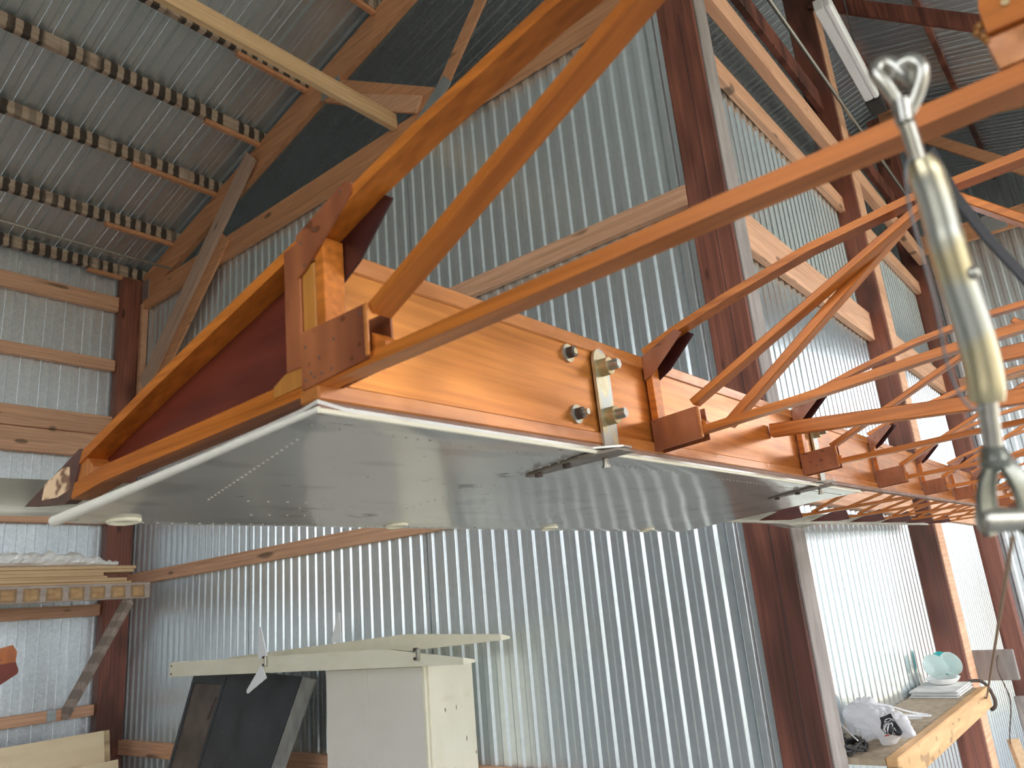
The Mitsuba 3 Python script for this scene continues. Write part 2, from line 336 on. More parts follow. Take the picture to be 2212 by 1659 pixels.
# back wall (behind the girts), its front side towards -Y
note('wall_back', 'corrugated galvanised steel wall behind the wing', kind='structure')
panels('wall_back', P10, 7, .755, 2.56 - FLOOR, [-5.735 + .0, 2.6495, FLOOR], [1, 0, 0], [0, 0, 1], [0, -1, 0], 'galv_back', end=4.640)
note('wall_side', 'bright corrugated steel side wall running away behind the tall posts', kind='structure')
for y0, y1 in ((2.732, 4.845), (5.046, 6.925)):
    panels('wall_side', P10D, 4, .755, 2.30 - FLOOR, [-1.058, y0, FLOOR], [0, 1, 0], [0, 0, 1], [1, 0, 0], 'galv_side', end=y1 - y0)
note('wall_far', 'corrugated steel wall closing the far end of the bay', kind='structure')
panels('wall_far', P10, 3, .755, 2.62 - FLOOR, [-1.10, 7.16, FLOOR], [1, 0, 0], [0, 0, 1], [0, -1, 0], 'galv_back')
note('wall_left', 'spangled galvanised ribbed steel wall on the left', kind='structure')
RP3 = np.vstack([RIBP + [.262 * i, 0] for i in range(3)] + [[[.800, 0]]])
panels('wall_left', RP3, 21, .786, 2.80 - FLOOR, [-5.774, 9.1 - 21 * .786, FLOOR], [0, 1, 0], [0, 0, 1], [1, 0, 0], 'galv_left', 20)
add('wall_left__eave_board', flat([-5.85, -7, 2.62], [-5.79, 9, 2.86]), 'dark_lining')
note('wall_front', 'dark wall behind the camera', kind='structure')
panels('wall_front', P10, 6, .755, 4.2 - FLOOR, [-1.60, -3.2, FLOOR], [-1, 0, 0], [0, 0, 1], [0, 1, 0], 'dark_lining')
add('wall_front__header', flat([-1.60, -3.23, 2.10], [3.87, -3.19, 4.2]), 'dark_lining')
add('wall_front__jamb', flat([1.40, -3.23, FLOOR], [3.87, -3.19, 2.10]), 'dark_lining')
note('wall_end', 'outer end wall of the neighbouring unit', kind='structure')
panels('wall_end', P10, 10, .755, 4.2 - FLOOR, [-5.9, 9.0, FLOOR], [1, 0, 0], [0, 0, 1], [0, -1, 0], 'galv_back', end=7.09)
add('wall_end__return', flat([1.19, 7.17, FLOOR], [1.23, 9.02, 4.0]), 'dark_lining')
DOORX = 3.82
note('wall_right', 'steel wall around the wide open hangar door', kind='structure')
add('wall_right__header', flat([DOORX, -7, 2.34], [DOORX + .05, 9, 3.0]), 'dark_lining')
add('wall_right__jamb', flat([DOORX, -7.0, FLOOR], [DOORX + .05, -3.0, 2.34]), 'dark_lining')
# roof: ridge over the line of posts at X = -1
RS, RX, RZ = .272, -1.0, 4.106
roof_z = lambda x: RZ - RS * abs(x - RX)
rf = []
for i in range(10): rf += [(i * PITCH_C, 0), (i * PITCH_C + .003, .0055), (i * PITCH_C + .006, 0)] + ([(i * PITCH_C + .032, 0), (i * PITCH_C + .035, -.0055), (i * PITCH_C + .038, 0)] if i % 3 else [(i * PITCH_C + .011, 0), (i * PITCH_C + .014, .010), (i * PITCH_C + .020, .010), (i * PITCH_C + .023, 0)])
RF10 = np.array(rf + [(.757, 0), (.760, .006), (.768, .006)])
note('ceiling', 'dark corrugated steel roof sheets on purlins', kind='structure')
nl = math.hypot(1, RS)
for sgn in (-1, 1):
    ld = np.array([sgn / nl, 0, -RS / nl]); nd = np.array([sgn * -RS / nl, 0, -1 / nl])
    panels('ceiling', RF10, 22, .755, 5.2 * nl, [RX, -7.2, RZ + .006], [0, 1, 0], ld, nd, 'galv_roof')

# ------------------------------------------------------------------ timbers
def post(lo, hi, label, mt='post_wood'): return add('timber_post', cbox(lo, hi, .006), mt, label=label, cat='post', smooth=False)
p1 = thing('timber_post', 'dark red timber post where the corrugated back wall meets the bright side wall', 'post')
add(p1 + '__shaft', cbox([-1.09, 2.60, FLOOR], [-.93, 2.728, roof_z(-1.09) - .12], .006), 'post_wood')
add(p1 + '__side_board', cbox([-.9305, 2.606, FLOOR], [-.922, 2.728, roof_z(-1.0) - .2], .002), 'grey_board', label='weathered grey facing board')
p2 = thing('timber_post', 'dark red timber post at the far end of the shelf with the bag', 'post')
add(p2 + '__shaft', cbox([-1.105, 4.87, FLOOR], [-.93, 5.04, roof_z(-1.105) - .12], .006), 'post_wood')
add(p2 + '__side_board', cbox([-.9305, 4.876, FLOOR], [-.922, 5.04, roof_z(-1.0) - .3], .002), 'girt_wood_y', label='lighter orange edge board')
p3 = thing('timber_post', 'dark red timber post in the far corner, next to the far wall', 'post')
add(p3 + '__shaft', cbox([-1.105, 6.95, FLOOR], [-.93, 7.10, roof_z(-1.105) - .12], .006), 'post_wood')
p4 = thing('timber_post', 'dark knotty timber post in the left corner below the eave', 'post')
add(p4 + '__shaft', cbox([-5.750, 2.454, FLOOR], [-5.66, 2.632, 2.72], .006), 'post_wood')
for i, z in enumerate((p1, p2)):
    y = (2.60, 4.87)[i]
    add(z + '__drying_crack', cbox([(-.998, -.985)[i], y - .0006, -1.2], [(-.9955, -.983)[i], y + .01, 2.3], .0003), 'ink_black', label='long dark drying crack')

def girt(lo, hi, mt, label): return add('wall_girt', cbox(lo, hi, .003), mt, label=label, cat='wall girt')
girt([-5.66, 2.600, 1.456], [-1.09, 2.638, 1.544], 'girt_wood_x', 'pale horizontal girt on the corrugated back wall above the wing, left of the big post')
girt([-5.66, 2.600, .376], [-1.09, 2.638, .455], 'girt_wood_x', 'brown girt on the back wall just below the wing, right of the stacked boards')
girt([-5.66, 2.600, -.715], [-1.09, 2.638, -.627], 'girt_wood_x', 'lowest orange girt on the back wall, behind the black panel')
for z0, z1, lb in ((2.435, 2.554, 'topmost girt of the left wall, right under the eave'), (1.957, 2.042, 'thin weathered girt of the left wall, second below the eave'),
                   (1.460, 1.600, 'upper of the two boards that form the wide double girt of the left wall'), (1.290, 1.456, 'lower of the two boards that form the wide double girt of the left wall'),
                   (.813, .938, 'girt of the left wall level with the wing tip'), (.190, .266, 'girt of the left wall just below the shelf with the boards'),
                   (-.449, -.380, 'lowest girt of the left wall, where the shelf brace stands')):
    girt([-5.742, -6.9, z0], [-5.70 + (.008 if z0 == 1.460 else 0), 2.452, z1], 'girt_wood_y', lb)
for y0, y1, nm in ((2.73, 4.869, 'first bay'), (5.041, 6.949, 'second bay')):
    girt([-1.047, y0, 2.232], [-1.009, y1, 2.335], 'girt_wood_y', f'top plate of the bright side wall, {nm} behind the big post')
    girt([-1.047, y0, 1.36], [-1.009, y1, 1.540], 'girt_wood_y', f'wide pale girt crossing the bright side wall, {nm} behind the big post')
    girt([-1.047, y0, .30], [-1.009, y1, .46], 'girt_wood_y', f'pale girt at wing level on the bright side wall, {nm} behind the big post')
girt([-.929, 7.10, 1.40], [1.2, 7.14, 1.49], 'girt_wood_x', 'girt on the far corrugated wall, behind the wing ribs')

# trusses
raf_u = lambda x: 3.377 + .272 * (x + 3.33) if x < RX else 3.377 + .272 * (2 * RX - x + 3.33)
def truss(y0, x0, x1, zc, label, chord_h=.165, full=True, mt='truss_wood'):
    t = thing('roof_truss', label, 'roof truss')
    y1 = y0 + .038
    add(t + '__bottom_chord', cbox([x0, y0, zc], [x1, y1, zc + chord_h]), mt)
    for a, b in ((max(x0, -5.75), RX), (RX, x1)):
        if b - a < .2: continue
        q = [(a, raf_u(a)), (b, raf_u(b)), (b, raf_u(b) - .205), (a, raf_u(a) - .205)]
        add(t + '__top_chord', hull([(x, y, z) for x, z in q for y in (y0 - .001, y1 + .001)]), mt)
    return t
tb = truss(2.600, -5.64, 3.75, 2.470, 'long truss above the corrugated back wall with mesh between its chords')
def web(t, a, b, h, y0, y1): add(t + '__web', beam([a[0], (y0 + y1) / 2, a[1]], [b[0], (y0 + y1) / 2, b[1]], y1 - y0, h), 'truss_wood')
web(tb, (-3.30, 3.20), (-2.44, 2.66), .15, 2.601, 2.637)
web(tb, (-1.55, 3.58), (-2.36, 2.64), .085, 2.585, 2.599)
web(tb, (-.95, 3.55), (-.95, 2.64), .09, 2.601, 2.637)
add(tb + '__scab', beam([-2.98, 2.59, 2.93], [-2.50, 2.59, 2.66], .02, .10), 'girt_wood_x')
add(tb + '__gusset', cbox([-3.36, 2.596, 3.14], [-3.18, 2.5995, 3.24], .0005), 'galv_plate', label='galvanised nail plate')
add(tb + '__gusset', beam([-2.28, 2.583, 2.70], [-2.50, 2.583, 2.54], .003, .09), 'galv_plate', label='galvanised nail plate')
add(tb + '__gusset', cbox([-5.64, 2.594, 2.54], [-5.54, 2.5995, 2.70], .0005), 'galv_plate', label='galvanised nail plate')
tf = truss(6.95, -.92, 3.75, 2.56, 'truss over the far corrugated wall, half hidden by the wing')
web(tf, (-.85, 3.75), (.2, 2.72), .09, 6.951, 6.987)
add(tf + '__gusset', cbox([-.47, 6.945, 2.575], [-.30, 6.9495, 2.72], .0005), 'galv_plate', label='galvanised nail plate')
tm = thing('roof_truss', 'dark truss high up over the second bay, at the top right', 'roof truss')
add(tm + '__top_chord', hull([(x, y, z) for x, z in ((RX, raf_u(RX)), (3.75, raf_u(3.75)), (3.75, raf_u(3.75) - .2), (RX, raf_u(RX) - .2)) for y in (4.87, 4.908)]), 'post_wood')
add(tm + '__web', beam([-.92, 4.86, 3.80], [.15, 4.86, 2.90], .03, .10), 'post_wood')
add(tm + '__bottom_chord', cbox([.05, 4.87, 2.80], [3.75, 4.908, 2.95]), 'post_wood')

add('tie_beam', beam([-.945, 2.74, 2.535], [-.945, 6.94, 2.535], .055, .125), 'girt_wood_y', label='pale beam running back along the tops of the tall posts, right of the mesh', cat='beam')
add('tie_beam', beam([-1.02, 2.74, 3.05], [-1.02, 6.94, 3.05], .04, .14), 'post_wood', label='darker board above the pale beam along the post tops', cat='beam')
add('bracing_board', cbox([-2.725, -6.8, 2.605], [-2.687, 2.598, 2.70], .003), 'brace_fir', label='pale lumber running from the truss joint to the upper left over the purlins', cat='beam')
kb = thing('knee_brace', 'double board brace leaning from the rafter down into the left corner post', 'brace')
add(kb + '__front_board', beam([-4.085, 2.565, 3.085], [-5.47, 2.565, 1.80], .03, .135, (0, 0, 1)), 'aged_fir')
add(kb + '__rear_board', beam([-4.43, 2.590, 2.62], [-5.32, 2.590, 1.80], .018, .13, (0, 0, 1)), 'truss_wood')
add('nailing_strip', cbox([-5.655, 2.595, 1.5], [-5.615, 2.640, 2.52], .002), 'girt_wood_x', label='narrow reddish nailing strip standing beside the left corner post', cat='strip')

# purlins on the rafters
PL = [(-5.71, 'lowest spotted purlin under the roof, at the eave over the left wall'), (-5.20, 'spotted purlin under the roof, second above the eave'), (-4.60, 'boldly black-spotted purlin under the roof, third above the eave'),
      (-4.06, 'spotted purlin under the roof, fourth above the eave'), (-3.53, 'purlin half hidden behind the pale bracing board'), (-2.86, 'purlin at the top edge, between the bracing board and the rafter')]
for i, (x, lb) in enumerate(PL):
    z = raf_u(x)
    k = thing('roof_purlin', lb, 'purlin')
    add(k + '__board', cbox([x, -7.0, z + .001], [x + .038, 2.66, z + .086], .002), 'stained_wood')
    add(k + '__cleat', cbox([x + .004, 2.20 - .1 * (i % 3), z - .030], [x + .034, 2.598, z + .000], .002), 'truss_wood', label='short reddish cleat under the purlin end')
for x, lb in ((-.92, 'dark purlin high under the far roof slope, behind the strip light'), (-.40, 'dark purlin under the far roof slope, right of the strip light')):
    z = raf_u(x)
    k = thing('roof_purlin', lb, 'purlin')
    add(k + '__board', cbox([x, -7.0, z + .001], [x + .038, 8.9, z + .086], .002), 'post_wood')

# wire mesh filling the truss and the gap over the side wall
def mesh_fill(poly, y, pitch=.0135, r=.00055, axis=1):
    P = Polygon(poly); x0, z0, x1, z1 = P.bounds; parts = []
    from shapely.geometry import LineString
    d = math.hypot(x1 - x0, z1 - z0)
    for ang in (60, 120):
        t = np.array([math.cos(math.radians(ang)), math.sin(math.radians(ang))]); n = np.array([-t[1], t[0]])
        c = np.array([(x0 + x1) / 2, (z0 + z1) / 2])
        for k in np.arange(-d / 2, d / 2, pitch):
            g = P.intersection(LineString([c + n * k - t * d, c + n * k + t * d]))
            for s in getattr(g, 'geoms', [g]):
                if s.length < .03: continue
                q = np.array(s.coords)[[0, -1]]
                p = np.array([(a, y, b) if axis == 1 else (y, a, b) for a, b in q])
                parts.append((p, r * (1 if ang == 60 else 1.0)))
    V, F = [], []
    for p, rr in parts:
        dd = p[1] - p[0]; dd /= np.linalg.norm(dd); o = np.array([0, 1.0, 0]) if axis == 1 else np.array([1.0, 0, 0]); e = np.cross(dd, o)
        b = len(V) * 6
        V.append(np.vstack([p[j] + rr * np.array([o, -.5 * o + .87 * e, -.5 * o - .87 * e]) for j in (0, 1)]))
        F += [[b + i, b + (i + 1) % 3, b + 3 + (i + 1) % 3] for i in range(3)] + [[b + i, b + 3 + (i + 1) % 3, b + 3 + i] for i in range(3)]
    return trimesh.Trimesh(np.vstack(V), F, process=False)
add('wire_mesh', mesh_fill([(-5.45, 2.63), (-1.09, 2.63), (-1.09, 3.80), (-5.2, 2.70)], 2.645), 'wire', label='fine wire mesh stretched across the dark truss over the back wall', cat='wire mesh', kind='stuff')
add('wire_mesh', mesh_fill([(2.74, 2.34), (4.86, 2.34), (4.86, 3.3), (2.74, 3.3)], -1.06, axis=0), 'wire', label='dark wire mesh above the bright side wall, left of the pale beam', cat='wire mesh', kind='stuff')
add('wire_mesh', mesh_fill([(-.9, 2.72), (2.5, 2.72), (2.5, 3.05), (-.9, 3.85)], 6.995, pitch=.02), 'wire', label='wire mesh in the far truss above the far wall', cat='wire mesh', kind='stuff')

add('conduit_rod', cyl([-5.17, -6.5, 2.645], [-5.17, 2.598, 2.645], .009, 12), 'plated_steel', smooth=40, label='thin bare metal rod running under the roof to the left truss heel', cat='rod')
add('conduit_rod', cyl([-.85, 2.7, 2.87], [-.85, 6.94, 2.84], .011, 12), 'plated_steel', smooth=40, label='thin metal conduit running back beside the pale beam', cat='rod')
fx = thing('strip_light', 'white strip light fixture with a black end, high up beyond the posts', 'light fixture')
def rotz(m, o, a):
    m = m.copy(); v = m.vertices - o; c, s = math.cos(a), math.sin(a)
    m.vertices = np.c_[v[:, 0] * c - v[:, 1] * s, v[:, 0] * s + v[:, 1] * c, v[:, 2]] + o
    return m
O = np.array([-.675, 3.8, 2.9])
add(fx + '__housing', rotz(cbox(O + [-.042, 0, .0], O + [.006, 1.06, .07], .004), O, .03), 'white_enamel')
add(fx + '__lens', rotz(cbox(O + [.007, 0, -.006], O + [.046, 1.06, .066], .012), O, .03), 'lamp_lens')
add(fx + '__end_cap', rotz(cbox(O + [-.045, 1.061, -.012], O + [.05, 1.25, .075], .004), O, .03), 'black_plastic', label='black end cap')
add(fx + '__hanger', rotz(cat_(cyl(O + [0, .2, .07], O + [0, .2, .93], .004, 8), cyl(O + [0, .9, .07], O + [0, .9, .93], .004, 8)), O, .03), 'wire')

# ------------------------------------------------------------------ the wing
WG = thing('airplane_wing', 'uncovered varnished wooden airplane wing with open ribs and a painted flap', 'airplane wing')
CS, S1, S2 = -.36, .2895, 4.62
sp = WG + '__rear_spar'
add(sp, wbox([-.3705, S1 + .004, .131], [-.3618, S2, .2175], .0004), 'spar_varnish')
add(sp + '__cap', wbox([-.3785, S1, .2145], [CS, S2, .2284], .0012), 'cap_varnish')
add(sp + '__cap', wbox([-.3785, S1, .1228], [CS, S2, .1345], .0012), 'cap_varnish')
add(sp + '__skin_lip', wbox([-.3720, S1 + .001, .1170], [-.3606, S2, .1227], .0004), 'pale_dust', label='dull brown plywood skin edge under the spar')
add(sp + '__end_block', wbox([-.3735, S1 + .0006, .134], [-.3605, .3035, .2140], .001), 'raw_spruce', label='yellow raw spruce block in the spar end')
add(sp + '__doubler', wbox([-.3617, .3040, .134], [-.3597, .3150, .2140], .0004), 'cap_varnish')
# bolts, washers and the hinge bar on the spar face
def wcyl(a, b, r, n=20): return cyl(wv(a), wv(b), r, n)
def hexnut(c0, s, u, r, t):
    g = np.arange(6) * np.pi / 3 + .3
    return hull([wv((c0 + d, s + q * r * math.cos(a), u + q * r * math.sin(a))) for a in g for d, q in ((0, 1), (t * .8, 1), (t, .88))])
def washer_bolt(s, u, stub):
    b = add(sp + '__bolt', wcyl((CS, s, u), (CS + .011 + stub, s, u), .0029), 'yellow_chromate', 35)
    add(sp + '__washer', wcyl((-.3618, s, u), (-.3595, s, u), .0088, 28), 'yellow_chromate', 35, label='pale plated washer')
    add(sp + '__nut', hexnut(-.3595, s, u, .0060, .0065), 'dark_steel', label='dark hexagon nut')
washer_bolt(.578, .2055, -.003); washer_bolt(.580, .1478, .001)
washer_bolt(1.255, .2055, -.003); washer_bolt(1.257, .1478, .001)
def hinge_bar(s):
    pts = [(s - .0133, .119), (s + .0133, .119), (s + .0133, .205)] + [(s + .0133 * math.cos(a), .205 + .0133 * math.sin(a)) for a in np.linspace(.2, np.pi - .2, 9)] + [(s - .0133, .205)]
    m = trimesh.creation.extrude_polygon(Polygon(pts), .0030, engine='earcut')
    v = m.vertices; m = wmesh(trimesh.Trimesh(np.c_[CS + v[:, 2], v[:, 0], v[:, 1]], m.faces, process=False))
    k = add(sp + '__hinge_bar', m, 'yellow_chromate', label='pale metal hinge bar bolted upright on the spar')
    for u in (.199, .1505):
        add(sp + '__bushing', wcyl((CS + .003, s, u), (CS + .0125, s, u), .0086, 24), 'brass', 35, label='brown bushing on the hinge bar')
        add(sp + '__bolt', cat_(wcyl((CS + .0125, s, u), (CS + .0215, s, u), .0050, 20), wcyl((CS + .0215, s, u), (CS + .0225, s, u), .0042, 20)), 'plated_steel', 35)
    return k
hinge_bar(.6300); hinge_bar(1.297)

RT = .0180
SK = [.2895, .7241, 1.2072, 1.6757, 2.145, 2.610, 3.080, 3.550, 4.020, 4.490]
def rib(i):
    s = SK[i]; k = f'{WG}__rib' if i == 0 else f'{WG}__rib_{i:03d}'
    far = i >= 4
    bend = .055 if i == 1 else 0.0
    low = [(-.3595 if i else -.376, .1365 if i else .1384), (-.31, .1402), (-.21, .1442), (-.10, .1495), (.012, .1532), (.20, .151), (.42, .140)]
    low = [(c, u + max(0, c + .30) * bend) for c, u in low]
    add(k + '__lower_chord', wbend(low, .0073, s, s + .0140), 'rib_varnish')
    top = [(-.3595, .2362), (-.318, .2515), (-.26, .2685), (-.17, .2905), (-.08, .3035), (.05, .310), (.25, .302), (.42, .285)]
    add(k + '__upper_chord', wbend(top, .0073, s, s + RT), 'rib_varnish')
    du = -.018 if i >= 2 else 0.0
    add(k + '__diagonal', wbar((-.3145, .1700 + du * .3), (-.070, .2955 + du), .0073, s + .0004, s + RT - .0004), 'diag_varnish')
    add(k + '__diagonal', wbar((-.045, .2960 + du * .5), (.11, .1500), .0073, s + .0004, s + RT - .0004), 'rib_varnish')
    add(k + '__diagonal', wbar((.11, .1520), (.27, .2930), .0073, s + .0004, s + RT - .0004), 'diag_varnish')
    add(k + '__post', wbox([CS + .0004, s + .0006, .1345], [CS + .0085, s + RT - .0006, .2280], .0005), 'rib_varnish')
    if i == 1: add(k + '__diagonal', wbar((-.290, .1440), (-.095, .2900), .0090, s + RT + .0004, s + RT + .0160), 'diag_varnish')
    # plywood gussets on both faces
    gl = [(-.3735, .1683), (-.3136, .1695), (-.3130, .1362), (-.3735, .1312)] if i == 0 else [(-.3597, .1570), (-.3072, .1612), (-.3066, .1280), (-.3597, .1240)]
    for a in (s - .0016, s + RT):
        add(k + '__lower_gusset', wprism(gl, a, a + .0016, 0), 'gusset_ply')
    gn = [(-.3753, .2360), (-.3267, .2542), (-.3204, .2520), (-.3204, .2451), (-.369, .2086), (-.3753, .2060)] if i == 0 else [(-.3597, .2275), (-.3168, .2470), (-.31, .2415), (-.3492, .2060), (-.3597, .2010)]
    gf = [(-.3600, .2300), (-.3174, .2510), (-.3050, .2420), (-.3375, .2110), (-.3600, .1980)]
    add(k + '__upper_gusset', wprism(gn, s - .0016, s, 0), 'gusset_ply')
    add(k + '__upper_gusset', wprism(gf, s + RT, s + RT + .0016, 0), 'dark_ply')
    add(k + '__corner_block', wprism([(-.3125, .1360), (-.3010, .1372), (-.3010, .1440), (-.3125, .1520)], s + .001, s + RT - .001, .0004), 'rib_varnish')
    if i: add(k + '__gusset_lip', wbox([-.3072, s - .0030, .1285], [-.3046, s - .0002, .1600], .0004), 'cap_varnish')
    if 1:  # tail behind the spar
        if i == 0:
            add(k + '__tail_top', wbend([(-.684, .1470), (-.5574, .1854), (-.3735, .2357)], .0085, s, s + RT), 'rib_varnish')
            add(k + '__tail_bottom', wbend([(-.690, .1245), (-.6335, .1313), (-.3756, .1409)], .0130, s, s + RT), 'rib_varnish')
            add(k + '__tail_web', wprism([(-.684, .141), (-.5574, .180), (-.381, .229), (-.381, .134), (-.63, .126), (-.684, .121)], s + .0182, s + .0200, 0), 'red_ply')
            add(k + '__tail_post', wprism([(-.3905, .1465), (-.3738, .1465), (-.3738, .2330), (-.3905, .2300)], s - .0005, s + RT, .0008), 'gusset_ply')
            add(k + '__corner_block', wprism([(-.4030, .1330), (-.3738, .1345), (-.3738, .1460), (-.3905, .1460), (-.4030, .1405)], s - .0010, s + .006, 0), 'raw_spruce')
            add(k + '__corner_block', wprism([(-.690, .1240), (-.655, .1285), (-.655, .1345), (-.672, .1490), (-.6765, .1490)], s + .002, s + RT, 0), 'cap_varnish')
            add(k + '__tail_tip', wprism([(-.784, .1195), (-.6765, .1534), (-.672, .1510), (-.690, .1120), (-.70, .1100)], s - .0002, s + .010, 0), 'scorched')
            add(k + '__tail_tip__paint_patch', wprism([(-.7459, .1197), (-.7411, .1335), (-.7050, .1420), (-.6943, .1406), (-.6904, .1208), (-.715, .1175)], s - .0008, s - .0002, 0), 'pale_patch', label='flaking pale patch')
            add(k + '__lip', wbox([-.3137, s - .0034, .1370], [-.3105, s - .0016, .1690], .0006), 'cap_varnish')
        else:
            add(k + '__tail_top', wbar((-.700, .1420), (-.3790, .2270), .0075, s, s + RT), 'rib_varnish')
            add(k + '__tail_bottom', wbar((-.700, .1195), (-.3790, .1300), .0075, s, s + RT), 'rib_varnish')
            add(k + '__tail_gusset', wprism([(-.786, .1190), (-.672, .1520), (-.664, .1110), (-.70, .1090)], s - .0016, s + .001, 0), 'red_ply')
            add(k + '__diagonal', wbar((-.640, .1250), (-.390, .2190), .0070, s + .0004, s + RT - .0004), 'rib_varnish')
for i in range(len(SK)): rib(i)
# tacks along the near gussets of the first rib
for c, u in ((-.3700, .2290), (-.3300, .2490), (-.3560, .2330), (-.3670, .2125), (-.3690, .1580), (-.3640, .1400), (-.3690, .1365), (-.3610, .1368), (-.3540, .1375), (-.3450, .1381), (-.3180, .1650), (-.3560, .1480), (-.3420, .1560)):
    m = trimesh.creation.icosphere(1, .0009); m.vertices = wv(m.vertices * [1, .6, 1] + [c, S1 - .0018, u])
    add(WG + '__rib__tack', m, 'old_iron', True)
# plywood ends and a block on the first rib close to the camera
r1 = WG + '__rib'
gp = [(.0045 + .0, .1665), (.045, .1665), (.045, .196)] + [(.0045 + .011 * (1 - math.cos(a)), .182 + .014 * math.sin(a)) for a in np.linspace(np.pi / 2, 0, 7)][::1]
add(r1 + '__strut_gusset', wprism([(.0045, .1665), (.045, .1665), (.045, .1960), (.0120, .1900), (.0062, .1845), (.0042, .1770)], S1 - .0036, S1 - .0002, 0), 'rib_varnish')
add(r1 + '__strut_block', wprism([(.0052, .1535), (.045, .1535), (.045, .1660), (.0036, .1660)], S1 - .0010, S1 + .010, 0), 'cap_varnish')
add(r1 + '__glue_bead', trimesh.util.concatenate([wmesh(trimesh.creation.icosphere(2, r).apply_translation([c, S1 - .001, u])) for c, u, r in ((.0030, .1715, .0017), (.0018, .1695, .0013), (.0034, .1672, .0016), (.0038, .1650, .0011))]), 'raw_spruce', True, label='yellow bead of squeezed-out glue')
add(r1 + '__nail', wcyl((.0118, S1 - .0034, .1745), (.0118, S1 - .0044, .1745), .0013, 14), 'brass', 35, label='brass nail head')
# struts between the spars
def stick(a, b, w, h, m='rib_varnish'): return beam(wv(a), wv(b), w, h, (0, 0, 1), .0008)
add(WG + '__drag_strut', stick((CS + .001, 1.0945, .1830), (.405, 1.0945, .1300), .016, .0185), 'rib_varnish')
add(WG + '__drag_strut', stick((-.105, 1.190, .2360), (.405, 1.190, .2330), .016, .0185), 'rib_varnish')
add(WG + '__front_spar', wbox([.405, S1, .128], [.425, S2, .300], .0015), 'spar_varnish')
# lower edge metal strip
def vstrip():
    ss = np.r_[np.linspace(.20, 1.5, 14), np.linspace(1.56, 4.64, 78)]
    V, F = [], []
    for s in ss:
        w = np.clip((s - 1.55) / .3, 0, 1)
        d1 = w * (.010 * (meshkit.noise(np.array([s * 3.1, 1.7, 0])) - .5) - .012 * math.exp(-((s - 2.36) / .10) ** 2)); d2 = w * .008 * (meshkit.noise(np.array([s * 4.3, 9.7, 0])) - .5)
        lipc = -.742 + .006 * w * (meshkit.noise(np.array([s * 9, 4.0, 0])) - .5)
        pr = [(-.758, .1405 + d2), (-.788, .1270 + d2), (-.7965, .1185 + d1), (-.790, .1120 + d1), (lipc, .1060 + d1)]
        V += [(c, s, u) for c, u in pr]
    n = 5
    for i in range(len(ss) - 1):
        for j in range(n - 1):
            a = i * n + j; F += [[a, a + 1, a + n + 1], [a, a + n + 1, a + n]]
    outer = trimesh.Trimesh(np.array(V), F, process=False)
    inner = trimesh.Trimesh(np.array(V) + [.0006, 0, .0], np.array(F)[:, ::-1], process=False)
    return wmesh(cat_(outer, inner))
add(WG + '__trailing_edge', vstrip(), 'trim_metal', 40, label='crumpled bare metal trailing edge strip')
# painted flap hanging along the rear spar
fl = WG + '__flap'
def flap():
    A, B, C, D = np.array([-.3602, .2885, .1163]), np.array([-.3602, 1.531, .1112]), np.array([-.7176, 1.477, .0795]), np.array([-.7176, .2885, .0939])
    nu, nv = 24, 60
    V = []
    for i in range(nu + 1):
        for j in range(nv + 1):
            a, b = i / nu, j / nv
            p = (A * (1 - b) + B * b) * (1 - a) + (D * (1 - b) + C * b) * a
            ed = max(0, 1 - i / 1.2) ** 2 * .0015 + max(0, 1 - (nu - i) / 1.0) ** 2 * .002 + max(0, 1 - j / .8) ** 2 * .0025
            V.append(p + [0, 0, ed])
    V = np.array(V); n = nv + 1; F = []
    for i in range(nu):
        for j in range(nv):
            a = i * n + j; F += [[a, a + n, a + n + 1], [a, a + n + 1, a + 1]]
    topv = V.copy(); th = (.0010 * (1 - np.arange(nu + 1) / nu) + .0014).repeat(n); topv[:, 2] += th
    N = len(V); F2 = [[a + N, c + N, b + N] for a, b, c in F]
    ring = [i * n for i in range(nu + 1)] + [nu * n + j for j in range(1, n)] + [i * n + nv for i in range(nu - 1, -1, -1)] + [j for j in range(nv - 1, 0, -1)]
    F3 = []
    for q in range(len(ring)):
        a, b = ring[q], ring[(q + 1) % len(ring)]
        F3 += [[a, a + N, b + N], [a, b + N, b]]
    return wmesh(trimesh.Trimesh(np.vstack([V, topv]), F + F2 + F3, process=False))
add(fl, flap(), 'flap_paint', 35, label='glossy grey painted metal flap under the rear of the wing')
flap_u = lambda c, s: (.1163 - .0041 * (s - .29)) + ((.0939 - .0121 * (s - .29)) - (.1163 - .0041 * (s - .29))) * (-.36 - c) / .3576
# rolled edges
add(fl + '__front_bead', tube(wv([(-.3600, s, flap_u(-.36, s) - .0004) for s in np.linspace(.289, 1.53, 30)]), .0018, 8), 'cream_paint', 40, label='bright cream bead along the flap front edge')
add(fl + '__end_bead', tube(wv([(c, .2892, flap_u(c, .289) + .0004 + .0034 * (-.36 - c) / .357) for c in np.linspace(-.3600, -.7190, 14)]), np.linspace(.0018, .0048, 14), 12), 'flap_edge', 40, label='rounded pale near edge of the flap')
rv = []
def rivets(c0, s0, c1, s1, n):
    for t in np.linspace(0, 1, n):
        c, s = c0 + (c1 - c0) * t, s0 + (s1 - s0) * t
        g = trimesh.creation.icosphere(1, .0013); rv.append(wmesh(trimesh.Trimesh(g.vertices * [1, 1, .7] + [c, s, flap_u(c, s) - .0001], g.faces, process=False)))
rivets(-.388, .305, -.388, 1.50, 100); rivets(-.420, .318, -.600, .362, 22); rivets(-.700, .300, -.694, 1.47, 84); rivets(-.400, .600, -.690, .600, 28)
for cc, s0 in ((-.6, .40), (-.62, .47), (-.655, .44)): rivets(cc, s0, cc + .006, s0 + .12, 7)
add(fl + '__rivet', cat_(*rv), 'flap_paint', True, kind='stuff')
